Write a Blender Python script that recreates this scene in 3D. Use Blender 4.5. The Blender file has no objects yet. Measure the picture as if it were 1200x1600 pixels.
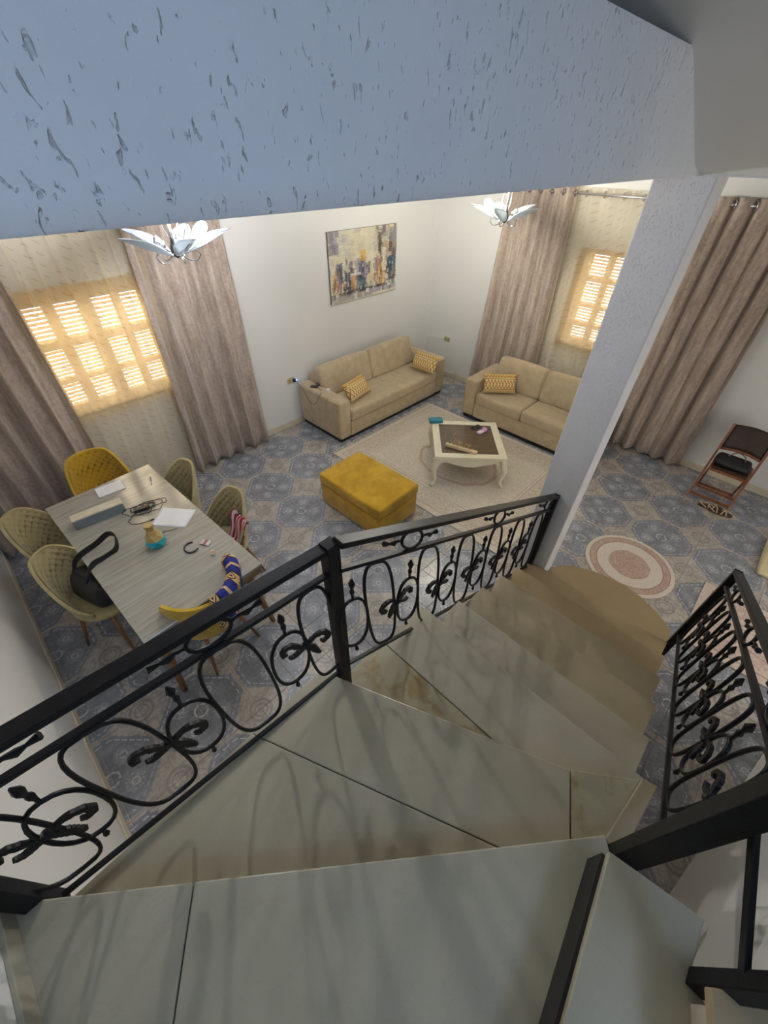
import bpy, bmesh, math, random
from mathutils import Vector, Matrix
random.seed(7)
D = bpy.data
SC = bpy.context.scene
COL = SC.collection
PI = math.pi
R = math.radians

# ------------------------------------------------------------------ camera
CAM = Vector((0.0, 0.0, 3.0))
FPX, YAW, PIT, ROLL = 624.25, R(43.4274), R(42.4090), R(1.0110)
fw = Vector((math.cos(YAW)*math.cos(PIT), math.sin(YAW)*math.cos(PIT), -math.sin(PIT)))
rt0 = Vector((math.sin(YAW), -math.cos(YAW), 0))
up0 = rt0.cross(fw)
rt = rt0*math.cos(ROLL) + up0*math.sin(ROLL)
up = -rt0*math.sin(ROLL) + up0*math.cos(ROLL)
cd = D.cameras.new('camera'); cam = D.objects.new('camera', cd); COL.objects.link(cam)
cam.matrix_world = Matrix(((rt.x, up.x, -fw.x, CAM.x), (rt.y, up.y, -fw.y, CAM.y), (rt.z, up.z, -fw.z, CAM.z), (0, 0, 0, 1)))
cd.sensor_fit = 'HORIZONTAL'; cd.sensor_width = 36.0; cd.lens = 36.0*FPX/1200.0
cd.clip_start = 0.02; cd.clip_end = 200
SC.camera = cam

# ------------------------------------------------------------------ sky, daylight, exposure
w = D.worlds.new('sky'); SC.world = w; w.use_nodes = True
wb = w.node_tree.nodes['Background']
wb.inputs[0].default_value = (0.62, 0.78, 1.0, 1); wb.inputs[1].default_value = 2.4
SC.view_settings.view_transform = 'Standard'; SC.view_settings.look = 'None'
SC.view_settings.exposure = 0.0; SC.view_settings.gamma = 1.0
SC.view_settings.use_curve_mapping = False
SC.cycles.use_adaptive_sampling = True; SC.cycles.adaptive_threshold = 0.02; SC.cycles.max_bounces = 7; SC.cycles.diffuse_bounces = 4; SC.cycles.glossy_bounces = 3; SC.cycles.transmission_bounces = 4; SC.cycles.transparent_max_bounces = 8

def area_light(name, loc, target, sx, sy, power, color, spread=180):
    l = D.lights.new(name, 'AREA'); l.shape = 'RECTANGLE'; l.size = sx; l.size_y = sy
    l.energy = power; l.color = color; l.spread = R(spread)
    o = D.objects.new(name, l); COL.objects.link(o); o.location = loc
    o.rotation_euler = (Vector(target)-Vector(loc)).to_track_quat('-Z', 'Y').to_euler()
    return o
# low warm sun-lit daylight outside the two shuttered windows, cool daylight at the stairwell window upstairs
area_light('daylight_window_left', (0.85, 5.25, 1.75), (0.85, 4.0, 1.5), 1.5, 1.4, 105, (1.0, 0.80, 0.48))
area_light('daylight_window_right', (6.55, 1.55, 1.75), (5.0, 1.55, 1.5), 1.7, 1.4, 100, (1.0, 0.84, 0.58))
area_light('daylight_stairwell', (0.30, -2.47, 4.50), (0.45, 0.6, 3.2), 1.25, 1.25, 47, (0.40, 0.62, 1.0))

area_light('daylight_door', (3.55, -2.55, 1.05), (3.3, 0.5, 0.9), 0.85, 2.0, 30, (1.0, 0.86, 0.66))

# ------------------------------------------------------------------ shader helpers
class S:
    """a float socket with arithmetic"""
    def __init__(s, nt, k): s.nt = nt; s.k = k
    def _m(s, op, *a):
        n = s.nt.nodes.new('ShaderNodeMath'); n.operation = op
        for i, v in enumerate((s,)+a):
            if isinstance(v, S): s.nt.links.new(v.k, n.inputs[i])
            else: n.inputs[i].default_value = v
        return S(s.nt, n.outputs[0])
    def __add__(s, o): return s._m('ADD', o)
    __radd__ = __add__
    def __sub__(s, o): return s._m('SUBTRACT', o)
    def __rsub__(s, o): return s._m('MULTIPLY', -1.0)._m('ADD', o)
    def __mul__(s, o): return s._m('MULTIPLY', o)
    __rmul__ = __mul__
    def __truediv__(s, o): return s._m('DIVIDE', o)
    def fract(s): return s._m('FRACT')
    def floor(s): return s._m('FLOOR')
    def abs(s): return s._m('ABSOLUTE')
    def max(s, o): return s._m('MAXIMUM', o)
    def min(s, o): return s._m('MINIMUM', o)
    def sin(s): return s._m('SINE')
    def sqrt(s): return s._m('SQRT')
    def pow(s, o): return s._m('POWER', o)
    def gt(s, o): return s._m('GREATER_THAN', o)
    def lt(s, o): return s._m('LESS_THAN', o)
    def step(s, a, b):
        n = s.nt.nodes.new('ShaderNodeMapRange'); n.interpolation_type = 'SMOOTHSTEP'
        s.nt.links.new(s.k, n.inputs[0]); n.inputs[1].default_value = a; n.inputs[2].default_value = b
        return S(s.nt, n.outputs[0])
class M:
    """material under construction"""
    def __init__(s, name, rough=0.5, metal=0.0, spec=0.5):
        s.m = D.materials.new(name); s.m.use_nodes = True; s.nt = s.m.node_tree
        s.b = s.nt.nodes['Principled BSDF']
        s.b.inputs['Roughness'].default_value = rough; s.b.inputs['Metallic'].default_value = metal
        s.b.inputs['Specular IOR Level'].default_value = spec
    def coord(s, kind='Object'):
        if kind == 'World':
            n = s.nt.nodes.new('ShaderNodeNewGeometry'); return n.outputs['Position']
        n = s.nt.nodes.new('ShaderNodeTexCoord'); return n.outputs[kind]
    def map(s, c, scale=(1, 1, 1), rot=(0, 0, 0)):
        n = s.nt.nodes.new('ShaderNodeMapping'); s.nt.links.new(c, n.inputs[0])
        n.inputs['Scale'].default_value = scale; n.inputs['Rotation'].default_value = rot
        return n.outputs[0]
    def xyz(s, c):
        n = s.nt.nodes.new('ShaderNodeSeparateXYZ'); s.nt.links.new(c, n.inputs[0])
        return [S(s.nt, o) for o in n.outputs]
    def noise(s, c, scale=5, detail=3, rough=0.5, dist=0.0):
        n = s.nt.nodes.new('ShaderNodeTexNoise'); s.nt.links.new(c, n.inputs['Vector'])
        n.inputs['Scale'].default_value = scale; n.inputs['Detail'].default_value = detail
        n.inputs['Roughness'].default_value = rough; n.inputs['Distortion'].default_value = dist
        return S(s.nt, n.outputs[0])
    def voro(s, c, scale=5, feature='F1'):
        n = s.nt.nodes.new('ShaderNodeTexVoronoi'); s.nt.links.new(c, n.inputs['Vector'])
        n.feature = feature; n.inputs['Scale'].default_value = scale
        return S(s.nt, n.outputs[0])
    def mix(s, f, a, b):
        n = s.nt.nodes.new('ShaderNodeMix'); n.data_type = 'RGBA'
        if isinstance(f, S): s.nt.links.new(f.k, n.inputs[0])
        else: n.inputs[0].default_value = f
        for i, v in ((6, a), (7, b)):
            if isinstance(v, tuple): n.inputs[i].default_value = (*v, 1)
            else: s.nt.links.new(v, n.inputs[i])
        return n.outputs[2]
    def attr(s, name):
        n = s.nt.nodes.new('ShaderNodeAttribute'); n.attribute_name = name; return n.outputs[0]
    def color(s, c):
        if isinstance(c, tuple): s.b.inputs['Base Color'].default_value = (*c, 1)
        else: s.nt.links.new(c, s.b.inputs['Base Color'])
        return s
    def rough(s, f): s.nt.links.new(f.k, s.b.inputs['Roughness']); return s
    def bump(s, h, strength=0.3, dist=0.01):
        n = s.nt.nodes.new('ShaderNodeBump'); n.inputs['Strength'].default_value = strength
        n.inputs['Distance'].default_value = dist
        s.nt.links.new(h.k, n.inputs['Height']); s.nt.links.new(n.outputs[0], s.b.inputs['Normal'])
        return s
def srgb(r, g, b):
    f = lambda c: (c/255/12.92 if c/255 <= 0.04045 else ((c/255+0.055)/1.055)**2.4)
    return (f(r), f(g), f(b))
def simple(name, col, rough=0.5, metal=0.0, var=0.12, scale=8, bump=0.0, bscale=60, spec=0.5, sheen=0.0):
    m = M(name, rough, metal, spec)
    c = m.coord('Object')
    n = m.noise(c, scale, 4)
    lo = tuple(max(0, x*(1-var)) for x in col); hi = tuple(min(1, x*(1+var)) for x in col)
    m.color(m.mix(n.step(0.3, 0.7), lo, hi))
    if bump: m.bump(m.noise(c, bscale, 3), bump, 0.004)
    if sheen: m.b.inputs['Sheen Weight'].default_value = sheen
    return m.m

# ------------------------------------------------------------------ materials
def mk_wall(name, col):
    m = M(name, 0.75, spec=0.25); c = m.coord('World')
    m.color(m.mix(m.noise(c, 1.3, 3).step(0.3, 0.7), tuple(x*0.96 for x in col), col))
    m.bump(m.noise(c, 90, 3), 0.08, 0.004); return m.m
WALL = mk_wall('painted_wall', (0.74, 0.73, 0.70))
CEIL = mk_wall('painted_ceiling', (0.76, 0.76, 0.75))
def mk_stucco(name, col, sc, amt, sx, msk):
    m = M(name, 0.7, spec=0.3); c = m.coord('World')
    cs = m.map(c, sx)
    a = m.noise(cs, sc, 3, 0.55, 0.7); p = m.noise(c, sc*0.12, 2)
    g = m.noise(c, 6, 3)
    pit = (a+(p-0.5)*0.20).step(msk, msk+0.16)
    m.color(m.mix(g.step(0.3, 0.7), tuple(x*0.96 for x in col), col))
    fine = m.noise(c, 160, 3)
    m.bump(pit*-1.0+fine*0.08+g*0.3, amt, 0.008); return m.m
STUCCO = mk_stucco('roughcast_plaster', (0.76, 0.77, 0.78), 100, 0.85, (1.0, 1.0, 0.42), 0.625)
STUCCO_P = mk_stucco('rough_painted_plaster', (0.72, 0.71, 0.72), 110, 0.5, (1.0, 1.0, 0.6), 0.55)
def mk_tile():
    m = M('glazed_octagon_tile', 0.2, spec=0.5); c = m.coord('World')
    x, y, z = m.xyz(c)
    T = 0.602
    dx = (((x-1.752)/T+0.5).fract()-0.5)*T; dy = (((y-2.32)/T+0.5).fract()-0.5)*T
    ax, ay = dx.abs(), dy.abs()
    o = (ax.max(ay)/0.285).max((ax+ay)*(0.7071/0.263))
    n1 = m.noise(c, 9, 5, 0.6, 0.4); n2 = m.noise(c, 38, 4, 0.6)
    inside = (o+(n2-0.5)*0.10).step(1.02, 0.975)
    beige = m.mix((n1*0.5+n2*0.5).step(0.36, 0.62), srgb(150, 143, 137), srgb(186, 178, 170))
    blue = m.mix((n1*0.6+n2*0.4).step(0.35, 0.66), srgb(117, 119, 127), srgb(146, 149, 158))
    # medallion between four octagons
    ex, ey = 0.301-ax, 0.301-ay
    r = (ex*ex+ey*ey).sqrt()
    med = (r-0.075).abs().lt(0.010).max((r-0.045).abs().lt(0.006))*n2.gt(0.42)
    beige2 = m.mix(med*0.55, beige, srgb(120, 112, 112))
    base = m.mix(inside, beige2, blue)
    # pale raised dashes round the octagon and blossoms inside the four quarters
    dash = (((dx+dy)*14.0).fract().gt(0.28)*((dx-dy)*14.0+0.3).fract().gt(0.28))
    line = (o-0.90).abs().lt(0.016)*dash
    fx, fy = ax-0.105, ay-0.105
    fr = (fx*fx+fy*fy).sqrt()
    ridge = (m.noise(c, 75, 1, 0.4, 1.2)-0.5).abs().lt(0.035)*fr.lt(0.062)
    ring = (fr-0.022).abs().lt(0.0045)
    ctr = (dx*dx+dy*dy).sqrt()
    rosette = (ctr-0.045).abs().lt(0.006)*n2.gt(0.45)
    pale = line.max(ridge).max(ring*n2.gt(0.4)).max(rosette)
    m.color(m.mix(pale*0.75, base, srgb(205, 206, 212)))
    m.bump(pale*0.5+n2*0.2, 0.25, 0.004)
    m.rough(n2*0.18+0.16)
    return m.m
TILE = mk_tile()
GROUT = simple('grout', srgb(172, 164, 152), 0.9, var=0.08)
def mk_stone(name, a, b, stain=None, rough=0.28):
    m = M(name, rough, spec=0.5); c = m.coord('World')
    n = m.noise(c, 2.6, 5, 0.6, 0.3); f = m.noise(c, 220, 2)
    col = m.mix(n.step(0.2, 0.8), a, b)
    if stain:
        s = m.noise(c, 9, 5, 0.65, 0.5)
        col = m.mix(s.step(0.45, 0.62), col, stain)
    v = m.noise(c, 5, 4, 0.6, 2.0)
    col = m.mix((v-0.5).abs().lt(0.007)*0.10, col, tuple(x*0.7 for x in a))
    m.color(col); m.bump(f, 0.03, 0.002); m.rough(n*0.05+rough-0.02); return m.m
STONE = mk_stone('pale_stone_tread', srgb(146, 138, 118), srgb(160, 152, 132))
STONE_TAN = mk_stone('tan_stone_tread', srgb(146, 126, 94), srgb(158, 138, 105))
STONE_MID = mk_stone('olive_stone_tread', srgb(144, 130, 104), srgb(157, 143, 117))
STONE_STAIN = mk_stone('stained_stone_tread', srgb(144, 134, 108), srgb(156, 147, 122), srgb(132, 112, 76))
STONE_GREY = mk_stone('grey_stone_tread', srgb(154, 149, 130), srgb(168, 163, 145))
IRON = simple('black_wrought_iron', (0.006, 0.006, 0.0075), 0.42, 0.0, 0.3, 30, 0.15, 120, spec=0.22)
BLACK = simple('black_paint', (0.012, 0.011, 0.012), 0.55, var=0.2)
def mk_velvet(name, lo, hi, streak=(30, 30, 1.2)):
    m = M(name, 0.85, spec=0.15); c = m.coord('World')
    a = m.noise(m.map(c, streak), 1.6, 4, 0.6); b = m.noise(m.map(c, (streak[0]*2, streak[1]*2, 30)), 1.3, 3)
    m.color(m.mix((a*0.65+b*0.35).step(0.34, 0.66), lo, hi)); m.b.inputs['Sheen Weight'].default_value = 0.35
    m.bump(b, 0.15, 0.004); return m.m
DRAPE = mk_velvet('crushed_velvet_drape', srgb(152, 135, 122), srgb(188, 172, 159), (14, 14, 2.0))
def mk_sheer():
    m = M('embroidered_sheer', 0.9, spec=0.1); c = m.coord('World'); nt = m.nt
    x, y, z = m.xyz(c)
    h = x+y
    a, b = h*0.8+z, h-z*0.8
    row = (a/0.085).floor()
    d = (((a/0.085).fract()-0.5).abs()*0.085).lt(0.0055)*((b/0.13+row*0.37).fract()-0.5).abs().lt(0.22)
    col = m.mix(d*0.7, srgb(240, 226, 198), srgb(150, 128, 98))
    tr = nt.nodes.new('ShaderNodeBsdfTransparent'); tl = nt.nodes.new('ShaderNodeBsdfTranslucent'); df = nt.nodes.new('ShaderNodeBsdfDiffuse')
    for n in (tl, df): nt.links.new(col, n.inputs[0])
    m1 = nt.nodes.new('ShaderNodeMixShader'); m1.inputs[0].default_value = 0.5
    nt.links.new(tl.outputs[0], m1.inputs[1]); nt.links.new(df.outputs[0], m1.inputs[2])
    m2 = nt.nodes.new('ShaderNodeMixShader')
    op = d*0.25+0.45
    nt.links.new(op.k, m2.inputs[0]); nt.links.new(tr.outputs[0], m2.inputs[1]); nt.links.new(m1.outputs[0], m2.inputs[2])
    nt.links.new(m2.outputs[0], nt.nodes['Material Output'].inputs[0]); return m.m
SHEER = mk_sheer()
def mk_fabric(name, lo, hi, sc=7, bump=0.25, sheen=0.25):
    m = M(name, 0.9, spec=0.15); c = m.coord('Object')
    n = m.noise(c, sc, 4, 0.6); wv = m.noise(c, 260, 2)
    m.color(m.mix(n.step(0.3, 0.7), lo, hi)); m.bump(wv*0.5+n*0.4, bump, 0.004)
    m.b.inputs['Sheen Weight'].default_value = sheen; return m.m
SOFA = mk_fabric('beige_sofa_fabric', srgb(176, 158, 128), srgb(190, 172, 142), 9)
MUSTARD = mk_fabric('mustard_velvet', srgb(168, 128, 26), srgb(196, 154, 46), 6)
SHELL_B = mk_fabric('beige_chair_fabric', srgb(162, 147, 104), srgb(178, 163, 120), 8)
SHELL_Y = mk_fabric('yellow_chair_fabric', srgb(176, 144, 40), srgb(196, 164, 58), 8)
def mk_quilt(name, col, seam):
    m = M(name, 0.85, spec=0.2)
    m.color(m.mix(S(m.nt, m.attr('seam')), col, seam)); m.b.inputs['Sheen Weight'].default_value = 0.2
    m.bump(m.noise(m.coord('Object'), 200, 2), 0.15, 0.003); return m.m
QUILT_B = mk_quilt('beige_quilted_fabric', srgb(166, 151, 110), srgb(88, 74, 48))
QUILT_Y = mk_quilt('mustard_quilted_fabric', srgb(178, 140, 38), srgb(92, 66, 18))
def mk_wood(name, a, b, sc=(3, 40, 40), rough=0.4):
    m = M(name, rough); c = m.coord('Object')
    n = m.noise(m.map(c, sc), 1.5, 5, 0.6, 0.4)
    m.color(m.mix(n.step(0.3, 0.7), a, b)); m.bump(n, 0.06, 0.003); return m.m
LEGWOOD = mk_wood('chestnut_leg_wood', srgb(120, 82, 52), srgb(156, 112, 74), (40, 40, 3))
TABLETOP = mk_wood('grey_oak_laminate', srgb(148, 143, 132), srgb(170, 165, 154), (2.0, 30, 10), 0.13)
TABLE_EDGE = mk_wood('weathered_oak_edge', srgb(120, 98, 66), srgb(158, 134, 98), (4, 30, 30), 0.5)
IVORY = simple('ivory_lacquer', srgb(224, 216, 190), 0.35, var=0.04)
BROWNGLASS = mk_wood('brown_smoked_top', srgb(70, 56, 40), srgb(96, 78, 56), (3, 26, 10), 0.08)
CHAIRWOOD = mk_wood('reddish_chair_wood', srgb(112, 66, 40), srgb(146, 92, 58), (30, 30, 3), 0.4)
LEATHER = simple('dark_brown_leather', srgb(52, 36, 30), 0.5, var=0.25, bump=0.2)
NYLON = simple('black_nylon', (0.010, 0.010, 0.012), 0.6, var=0.3, bump=0.2)
PAPER = simple('white_paper', (0.80, 0.80, 0.82), 0.7, var=0.03)
CHROME = simple('polished_chrome', (0.6, 0.6, 0.62), 0.2, 1.0, 0.05)
PLASTIC_W = simple('white_plastic', (0.75, 0.75, 0.73), 0.4, var=0.03)
PLASTIC_B = simple('black_plastic', (0.012, 0.012, 0.013), 0.35, var=0.1)
SOCKET = simple('ivory_socket_plate', srgb(190, 180, 140), 0.4, var=0.05)
SHUTTER = simple('cream_shutter_paint', srgb(216, 190, 140), 0.6, var=0.06)
BASEB = simple('cream_skirting', srgb(206, 196, 172), 0.5, var=0.06)
GLASSP = M('window_glass', 0.05); GLASSP.b.inputs['Transmission Weight'].default_value = 1.0; GLASSP.b.inputs['Alpha'].default_value = 0.25; GLASSP = GLASSP.color((0.9, 0.95, 0.95)).m
def mk_emit(name, col, strength):
    m = M(name); m.color(col); m.b.inputs['Emission Color'].default_value = (*col, 1); m.b.inputs['Emission Strength'].default_value = strength; return m.m
BULB_COOL = mk_emit('lit_cool_bulb', (0.93, 0.95, 1.0), 1850)
BULB_WARM = mk_emit('lit_white_bulb', (1.0, 0.98, 0.88), 2100)
BULB_OFF = simple('unlit_bulb', (0.7, 0.7, 0.7), 0.3, var=0.02)
LEDBLUE = mk_emit('blue_charger_light', (0.15, 0.2, 1.0), 6)
def mk_petal():
    m = M('frosted_petal_glass', 0.3); m.color((0.30, 0.32, 0.34)); 
    nt = m.nt; tl = nt.nodes.new('ShaderNodeBsdfTranslucent'); tl.inputs[0].default_value = (0.30, 0.32, 0.33, 1)
    mx = nt.nodes.new('ShaderNodeMixShader'); mx.inputs[0].default_value = 0.55
    nt.links.new(m.b.outputs[0], mx.inputs[1]); nt.links.new(tl.outputs[0], mx.inputs[2]); nt.links.new(mx.outputs[0], nt.nodes['Material Output'].inputs[0])
    m.bump(m.noise(m.coord('Object'), 25, 3), 0.05, 0.004); return m.m
PETAL = mk_petal()

# ------------------------------------------------------------------ geometry helpers
class MB:
    def __init__(s): s.v = []; s.f = []
    def add(s, vs, fs):
        b = len(s.v); s.v += [tuple(p) for p in vs]; s.f += [tuple(i+b for i in f) for f in fs]; return s
    def box(s, x0, x1, y0, y1, z0, z1):
        return s.add([(x0, y0, z0), (x1, y0, z0), (x1, y1, z0), (x0, y1, z0), (x0, y0, z1), (x1, y0, z1), (x1, y1, z1), (x0, y1, z1)],
                     [(3, 2, 1, 0), (4, 5, 6, 7), (0, 1, 5, 4), (1, 2, 6, 5), (2, 3, 7, 6), (3, 0, 4, 7)])
    def prism(s, poly, z0, z1):
        """vertical prism over a plan polygon"""
        a = sum(poly[i][0]*poly[(i+1) % len(poly)][1]-poly[(i+1) % len(poly)][0]*poly[i][1] for i in range(len(poly)))
        if a < 0: poly = poly[::-1]
        n = len(poly)
        vs = [(x, y, z0) for x, y in poly]+[(x, y, z1) for x, y in poly]
        fs = [tuple(range(n-1, -1, -1)), tuple(range(n, 2*n))]+[(i, (i+1) % n, n+(i+1) % n, n+i) for i in range(n)]
        return s.add(vs, fs)
    def bar(s, p, q, w, h, upv=(0, 0, 1)):
        """rectangular bar from p to q, w across, h along upv"""
        p, q = Vector(p), Vector(q); d = (q-p).normalized(); u = Vector(upv)
        sd = d.cross(u).normalized(); u2 = sd.cross(d).normalized()
        vs = [b+sd*(a*w/2)+u2*(c*h/2) for b in (p, q) for a, c in ((-1, -1), (1, -1), (1, 1), (-1, 1))]
        return s.add(vs, [(0, 1, 2, 3), (7, 6, 5, 4), (0, 4, 5, 1), (1, 5, 6, 2), (2, 6, 7, 3), (3, 7, 4, 0)])
    def tube(s, pts, r, n=6, closed=False, ph=0.0, flat=1.0, ref=None):
        pts = [Vector(p) for p in pts]; m = len(pts)
        rr = r if isinstance(r, (list, tuple)) else [r]*m
        rings = []; prev = None
        for i, p in enumerate(pts):
            if closed: t = pts[(i+1) % m]-pts[i-1]
            else: t = pts[min(i+1, m-1)]-pts[max(i-1, 0)]
            t.normalize()
            if ref is not None: a = Vector(ref)
            elif prev is None: a = Vector((0, 0, 1)) if abs(t.z) < 0.9 else Vector((1, 0, 0))
            else: a = prev
            a = a-t*a.dot(t)
            if a.length < 1e-6: a = t.orthogonal()
            a.normalize(); b = t.cross(a); prev = a
            rings.append([p+(a*math.cos(ph+2*PI*k/n)*flat+b*math.sin(ph+2*PI*k/n))*rr[i] for k in range(n)])
        vs = [q for ring in rings for q in ring]; fs = []
        for i in range(m if closed else m-1):
            j = (i+1) % m
            for k in range(n):
                l = (k+1) % n; fs.append((i*n+k, i*n+l, j*n+l, j*n+k))
        if not closed: fs += [tuple(range(n-1, -1, -1)), tuple((m-1)*n+k for k in range(n))]
        return s.add(vs, fs)
    def lathe(s, prof, n=20, c=(0, 0, 0), sx=1.0, sy=1.0):
        vs = [(c[0]+r*sx*math.cos(2*PI*k/n), c[1]+r*sy*math.sin(2*PI*k/n), c[2]+z) for r, z in prof for k in range(n)]
        fs = [(i*n+k, i*n+(k+1) % n, (i+1)*n+(k+1) % n, (i+1)*n+k) for i in range(len(prof)-1) for k in range(n)]
        fs += [tuple(range(n-1, -1, -1)), tuple((len(prof)-1)*n+k for k in range(n))]
        return s.add(vs, fs)
    def ball(s, c, r, n=12, sz=1.0):
        k = max(4, n//2)
        return s.lathe([(max(1e-4, r*math.sin(PI*i/k)), -r*sz*math.cos(PI*i/k)) for i in range(k+1)], n, c)
    def grid(s, fn, nu, nv, flip=False):
        vs = [fn(i/nu, j/nv) for j in range(nv+1) for i in range(nu+1)]
        fs = []
        for j in range(nv):
            for i in range(nu):
                a = j*(nu+1)+i; q = (a, a+1, a+nu+2, a+nu+1)
                fs.append(q[::-1] if flip else q)
        return s.add(vs, fs)
    def rbox(s, x0, x1, y0, y1, z0, z1, r, n=3, puff=0.0):
        """rounded box; puff swells the faces like a cushion"""
        bm = bmesh.new(); bmesh.ops.create_cube(bm, size=1.0)
        for v in bm.verts: v.co = Vector(((x0+x1)/2+v.co.x*(x1-x0), (y0+y1)/2+v.co.y*(y1-y0), (z0+z1)/2+v.co.z*(z1-z0)))
        bmesh.ops.bevel(bm, geom=bm.edges[:], offset=r, segments=n, profile=0.5, affect='EDGES')
        if puff:
            bmesh.ops.subdivide_edges(bm, edges=bm.edges[:], cuts=3, use_grid_fill=True)
            cx, cy, cz = (x0+x1)/2, (y0+y1)/2, (z0+z1)/2
            for v in bm.verts:
                a, b, c = (v.co.x-cx)/((x1-x0)/2), (v.co.y-cy)/((y1-y0)/2), (v.co.z-cz)/((z1-z0)/2)
                k = [(1-min(1, abs(q))**2) for q in (a, b, c)]
                v.co.x += puff*a*k[1]*k[2]; v.co.y += puff*b*k[0]*k[2]; v.co.z += puff*c*k[0]*k[1]
        bm.verts.index_update()
        s.add([v.co[:] for v in bm.verts], [tuple(v.index for v in f.verts) for f in bm.faces]); bm.free(); return s
    def xform(s, mat):
        s.v = [tuple(mat @ Vector(p)) for p in s.v]; return s
    def mesh(s, name, smooth=False):
        me = D.meshes.new(name); me.from_pydata(s.v, [], s.f); me.update()
        if smooth:
            me.polygons.foreach_set('use_smooth', [True]*len(me.polygons))
        return me
    def build(s, name, mat, parent=None, smooth=False, bevel=0.0, seg=2, auto=None):
        me = s.mesh(name, smooth or bool(auto)); me.materials.append(mat)
        o = D.objects.new(name, me); COL.objects.link(o)
        if parent: o.parent = parent
        if bevel:
            b = o.modifiers.new('bevel', 'BEVEL'); b.width = bevel; b.segments = seg; b.limit_method = 'ANGLE'; b.angle_limit = R(40)
        if auto: me.set_sharp_from_angle(angle=R(auto))
        return o
def tag(o, label=None, cat=None, group=None, kind=None):
    if label: o['label'] = label
    if cat: o['category'] = cat
    if group: o['group'] = group
    if kind: o['kind'] = kind
    return o
def empty(name, loc=(0, 0, 0), rz=0.0, label=None, cat=None, group=None):
    o = D.objects.new(name, None); o.empty_display_size = 0.1; COL.objects.link(o)
    o.location = loc; o.rotation_euler = (0, 0, rz)
    return tag(o, label, cat, group)
def struct(o): o['kind'] = 'structure'; return o
def copy_tree(o, parent=None):
    c = o.copy(); COL.objects.link(c)
    if parent: c.parent = parent
    for ch in o.children: copy_tree(ch, c)
    return c
def pix(p):
    d = Vector(p)-CAM; z = d.dot(fw)
    return (600+FPX*d.dot(rt)/z, 800-FPX*d.dot(up)/z, z)
def lerp(a, b, t): return a+(b-a)*t
def catmull(pts, k=6, closed=False):
    pts = [Vector(p) for p in pts]; n = len(pts); out = []
    for i in range(n if closed else n-1):
        p0 = pts[i-1] if (closed or i > 0) else pts[0]; p1 = pts[i]; p2 = pts[(i+1) % n]
        p3 = pts[(i+2) % n] if (closed or i+2 < n) else pts[-1]
        for j in range(k):
            t = j/k
            out.append(0.5*((2*p1)+(p2-p0)*t+(2*p0-5*p1+4*p2-p3)*t*t+(3*p1-p0-3*p2+p3)*t**3))
    if not closed: out.append(pts[-1])
    return out

# ================================================================== STRUCTURE
XL, XR, YA, YB = -0.69, 5.77, 4.49, -2.30
CZ, SLAB, UZ = 2.93, 3.245, 5.7
OX, OY = 2.61, 0.62          # edges of the stairwell opening in the slab

floor = struct(MB().box(XL-0.2, XR+0.25, YB-0.2, YA+0.25, -0.15, -0.0035).build('floor', GROUT))
TP = 0.301
tm = MB()
h, c = TP/2-0.0015, 0.004
tm.add([(-h, -h, -0.008), (h, -h, -0.008), (h, h, -0.008), (-h, h, -0.008), (-h, -h, -0.003), (h, -h, -0.003), (h, h, -0.003), (-h, h, -0.003),
        (-h+c, -h+c, 0), (h-c, -h+c, 0), (h-c, h-c, 0), (-h+c, h-c, 0)],
       [(0, 1, 5, 4), (1, 2, 6, 5), (2, 3, 7, 6), (3, 0, 4, 7), (4, 5, 9, 8), (5, 6, 10, 9), (6, 7, 11, 10), (7, 4, 8, 11), (8, 9, 10, 11)])
tile_me = tm.mesh('tile'); tile_me.materials.append(TILE)
def tile_hidden(x, y):
    return (x < 2.45 and -0.4 < y < 0.6) or (x < 0.5 and y < 0.7) or (2.9 < x < 4.55 and 1.1 < y < 3.3) or (3.1 < x < 5.0 and 3.8 < y) or (x > 4.95 and 1.0 < y < 2.8)
cells = []
ix0 = math.floor((XL-1.752)/TP)-1
for i in range(ix0, ix0+26):
    for j in range(-18, 10):
        x, y = 1.752+TP*(i+0.5), 2.32+TP*(j+0.5)
        if x < XL-0.14 or x > XR+0.14 or y > YA+0.14 or y < YB-0.1: continue
        px, py, d = pix((x, y, 0))
        seen = d > 0.2 and -40 < px < 1240 and -40 < py < 1640 and not tile_hidden(x, y)
        cells.append((0 if seen else 1, d, x, y))
cells.sort()
rest = MB()
for n, (hid, d, x, y) in enumerate(cells):
    if n < 296:
        o = D.objects.new('tile', tile_me); COL.objects.link(o); o.parent = floor; o.location = (x, y, 0)
    else:
        rest.add([(a+x, b+y, z) for a, b, z in tm.v], tm.f)
tag(rest.build('tile_field', TILE, floor), kind='stuff')

def wall_y(name, x0, x1, y0, y1, z0, z1, hole=None, mat=WALL):
    m = MB()
    if hole:
        a, b, c, d = hole
        m.box(x0, a, y0, y1, z0, z1).box(b, x1, y0, y1, z0, z1).box(a, b, y0, y1, z0, c).box(a, b, y0, y1, d, z1)
    else: m.box(x0, x1, y0, y1, z0, z1)
    return struct(m.build(name, mat))
def wall_x(name, x0, x1, y0, y1, z0, z1, hole=None, mat=WALL):
    m = MB()
    if hole:
        a, b, c, d = hole
        m.box(x0, x1, y0, a, z0, z1).box(x0, x1, b, y1, z0, z1).box(x0, x1, a, b, z0, c).box(x0, x1, a, b, d, z1)
    else: m.box(x0, x1, y0, y1, z0, z1)
    return struct(m.build(name, mat))
WA = (0.36, 1.46, 1.02, 2.12)      # left window: x0 x1 z0 z1
WR = (0.86, 2.26, 1.02, 2.14)      # right window: y0 y1 z0 z1
wall_y('wall_far', XL-0.2, XR+0.25, YA, YA+0.25, -0.02, CZ+0.1, WA)
wall_x('wall_right', XR, XR+0.25, YB-0.2, YA, -0.02, CZ+0.1, WR)
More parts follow.
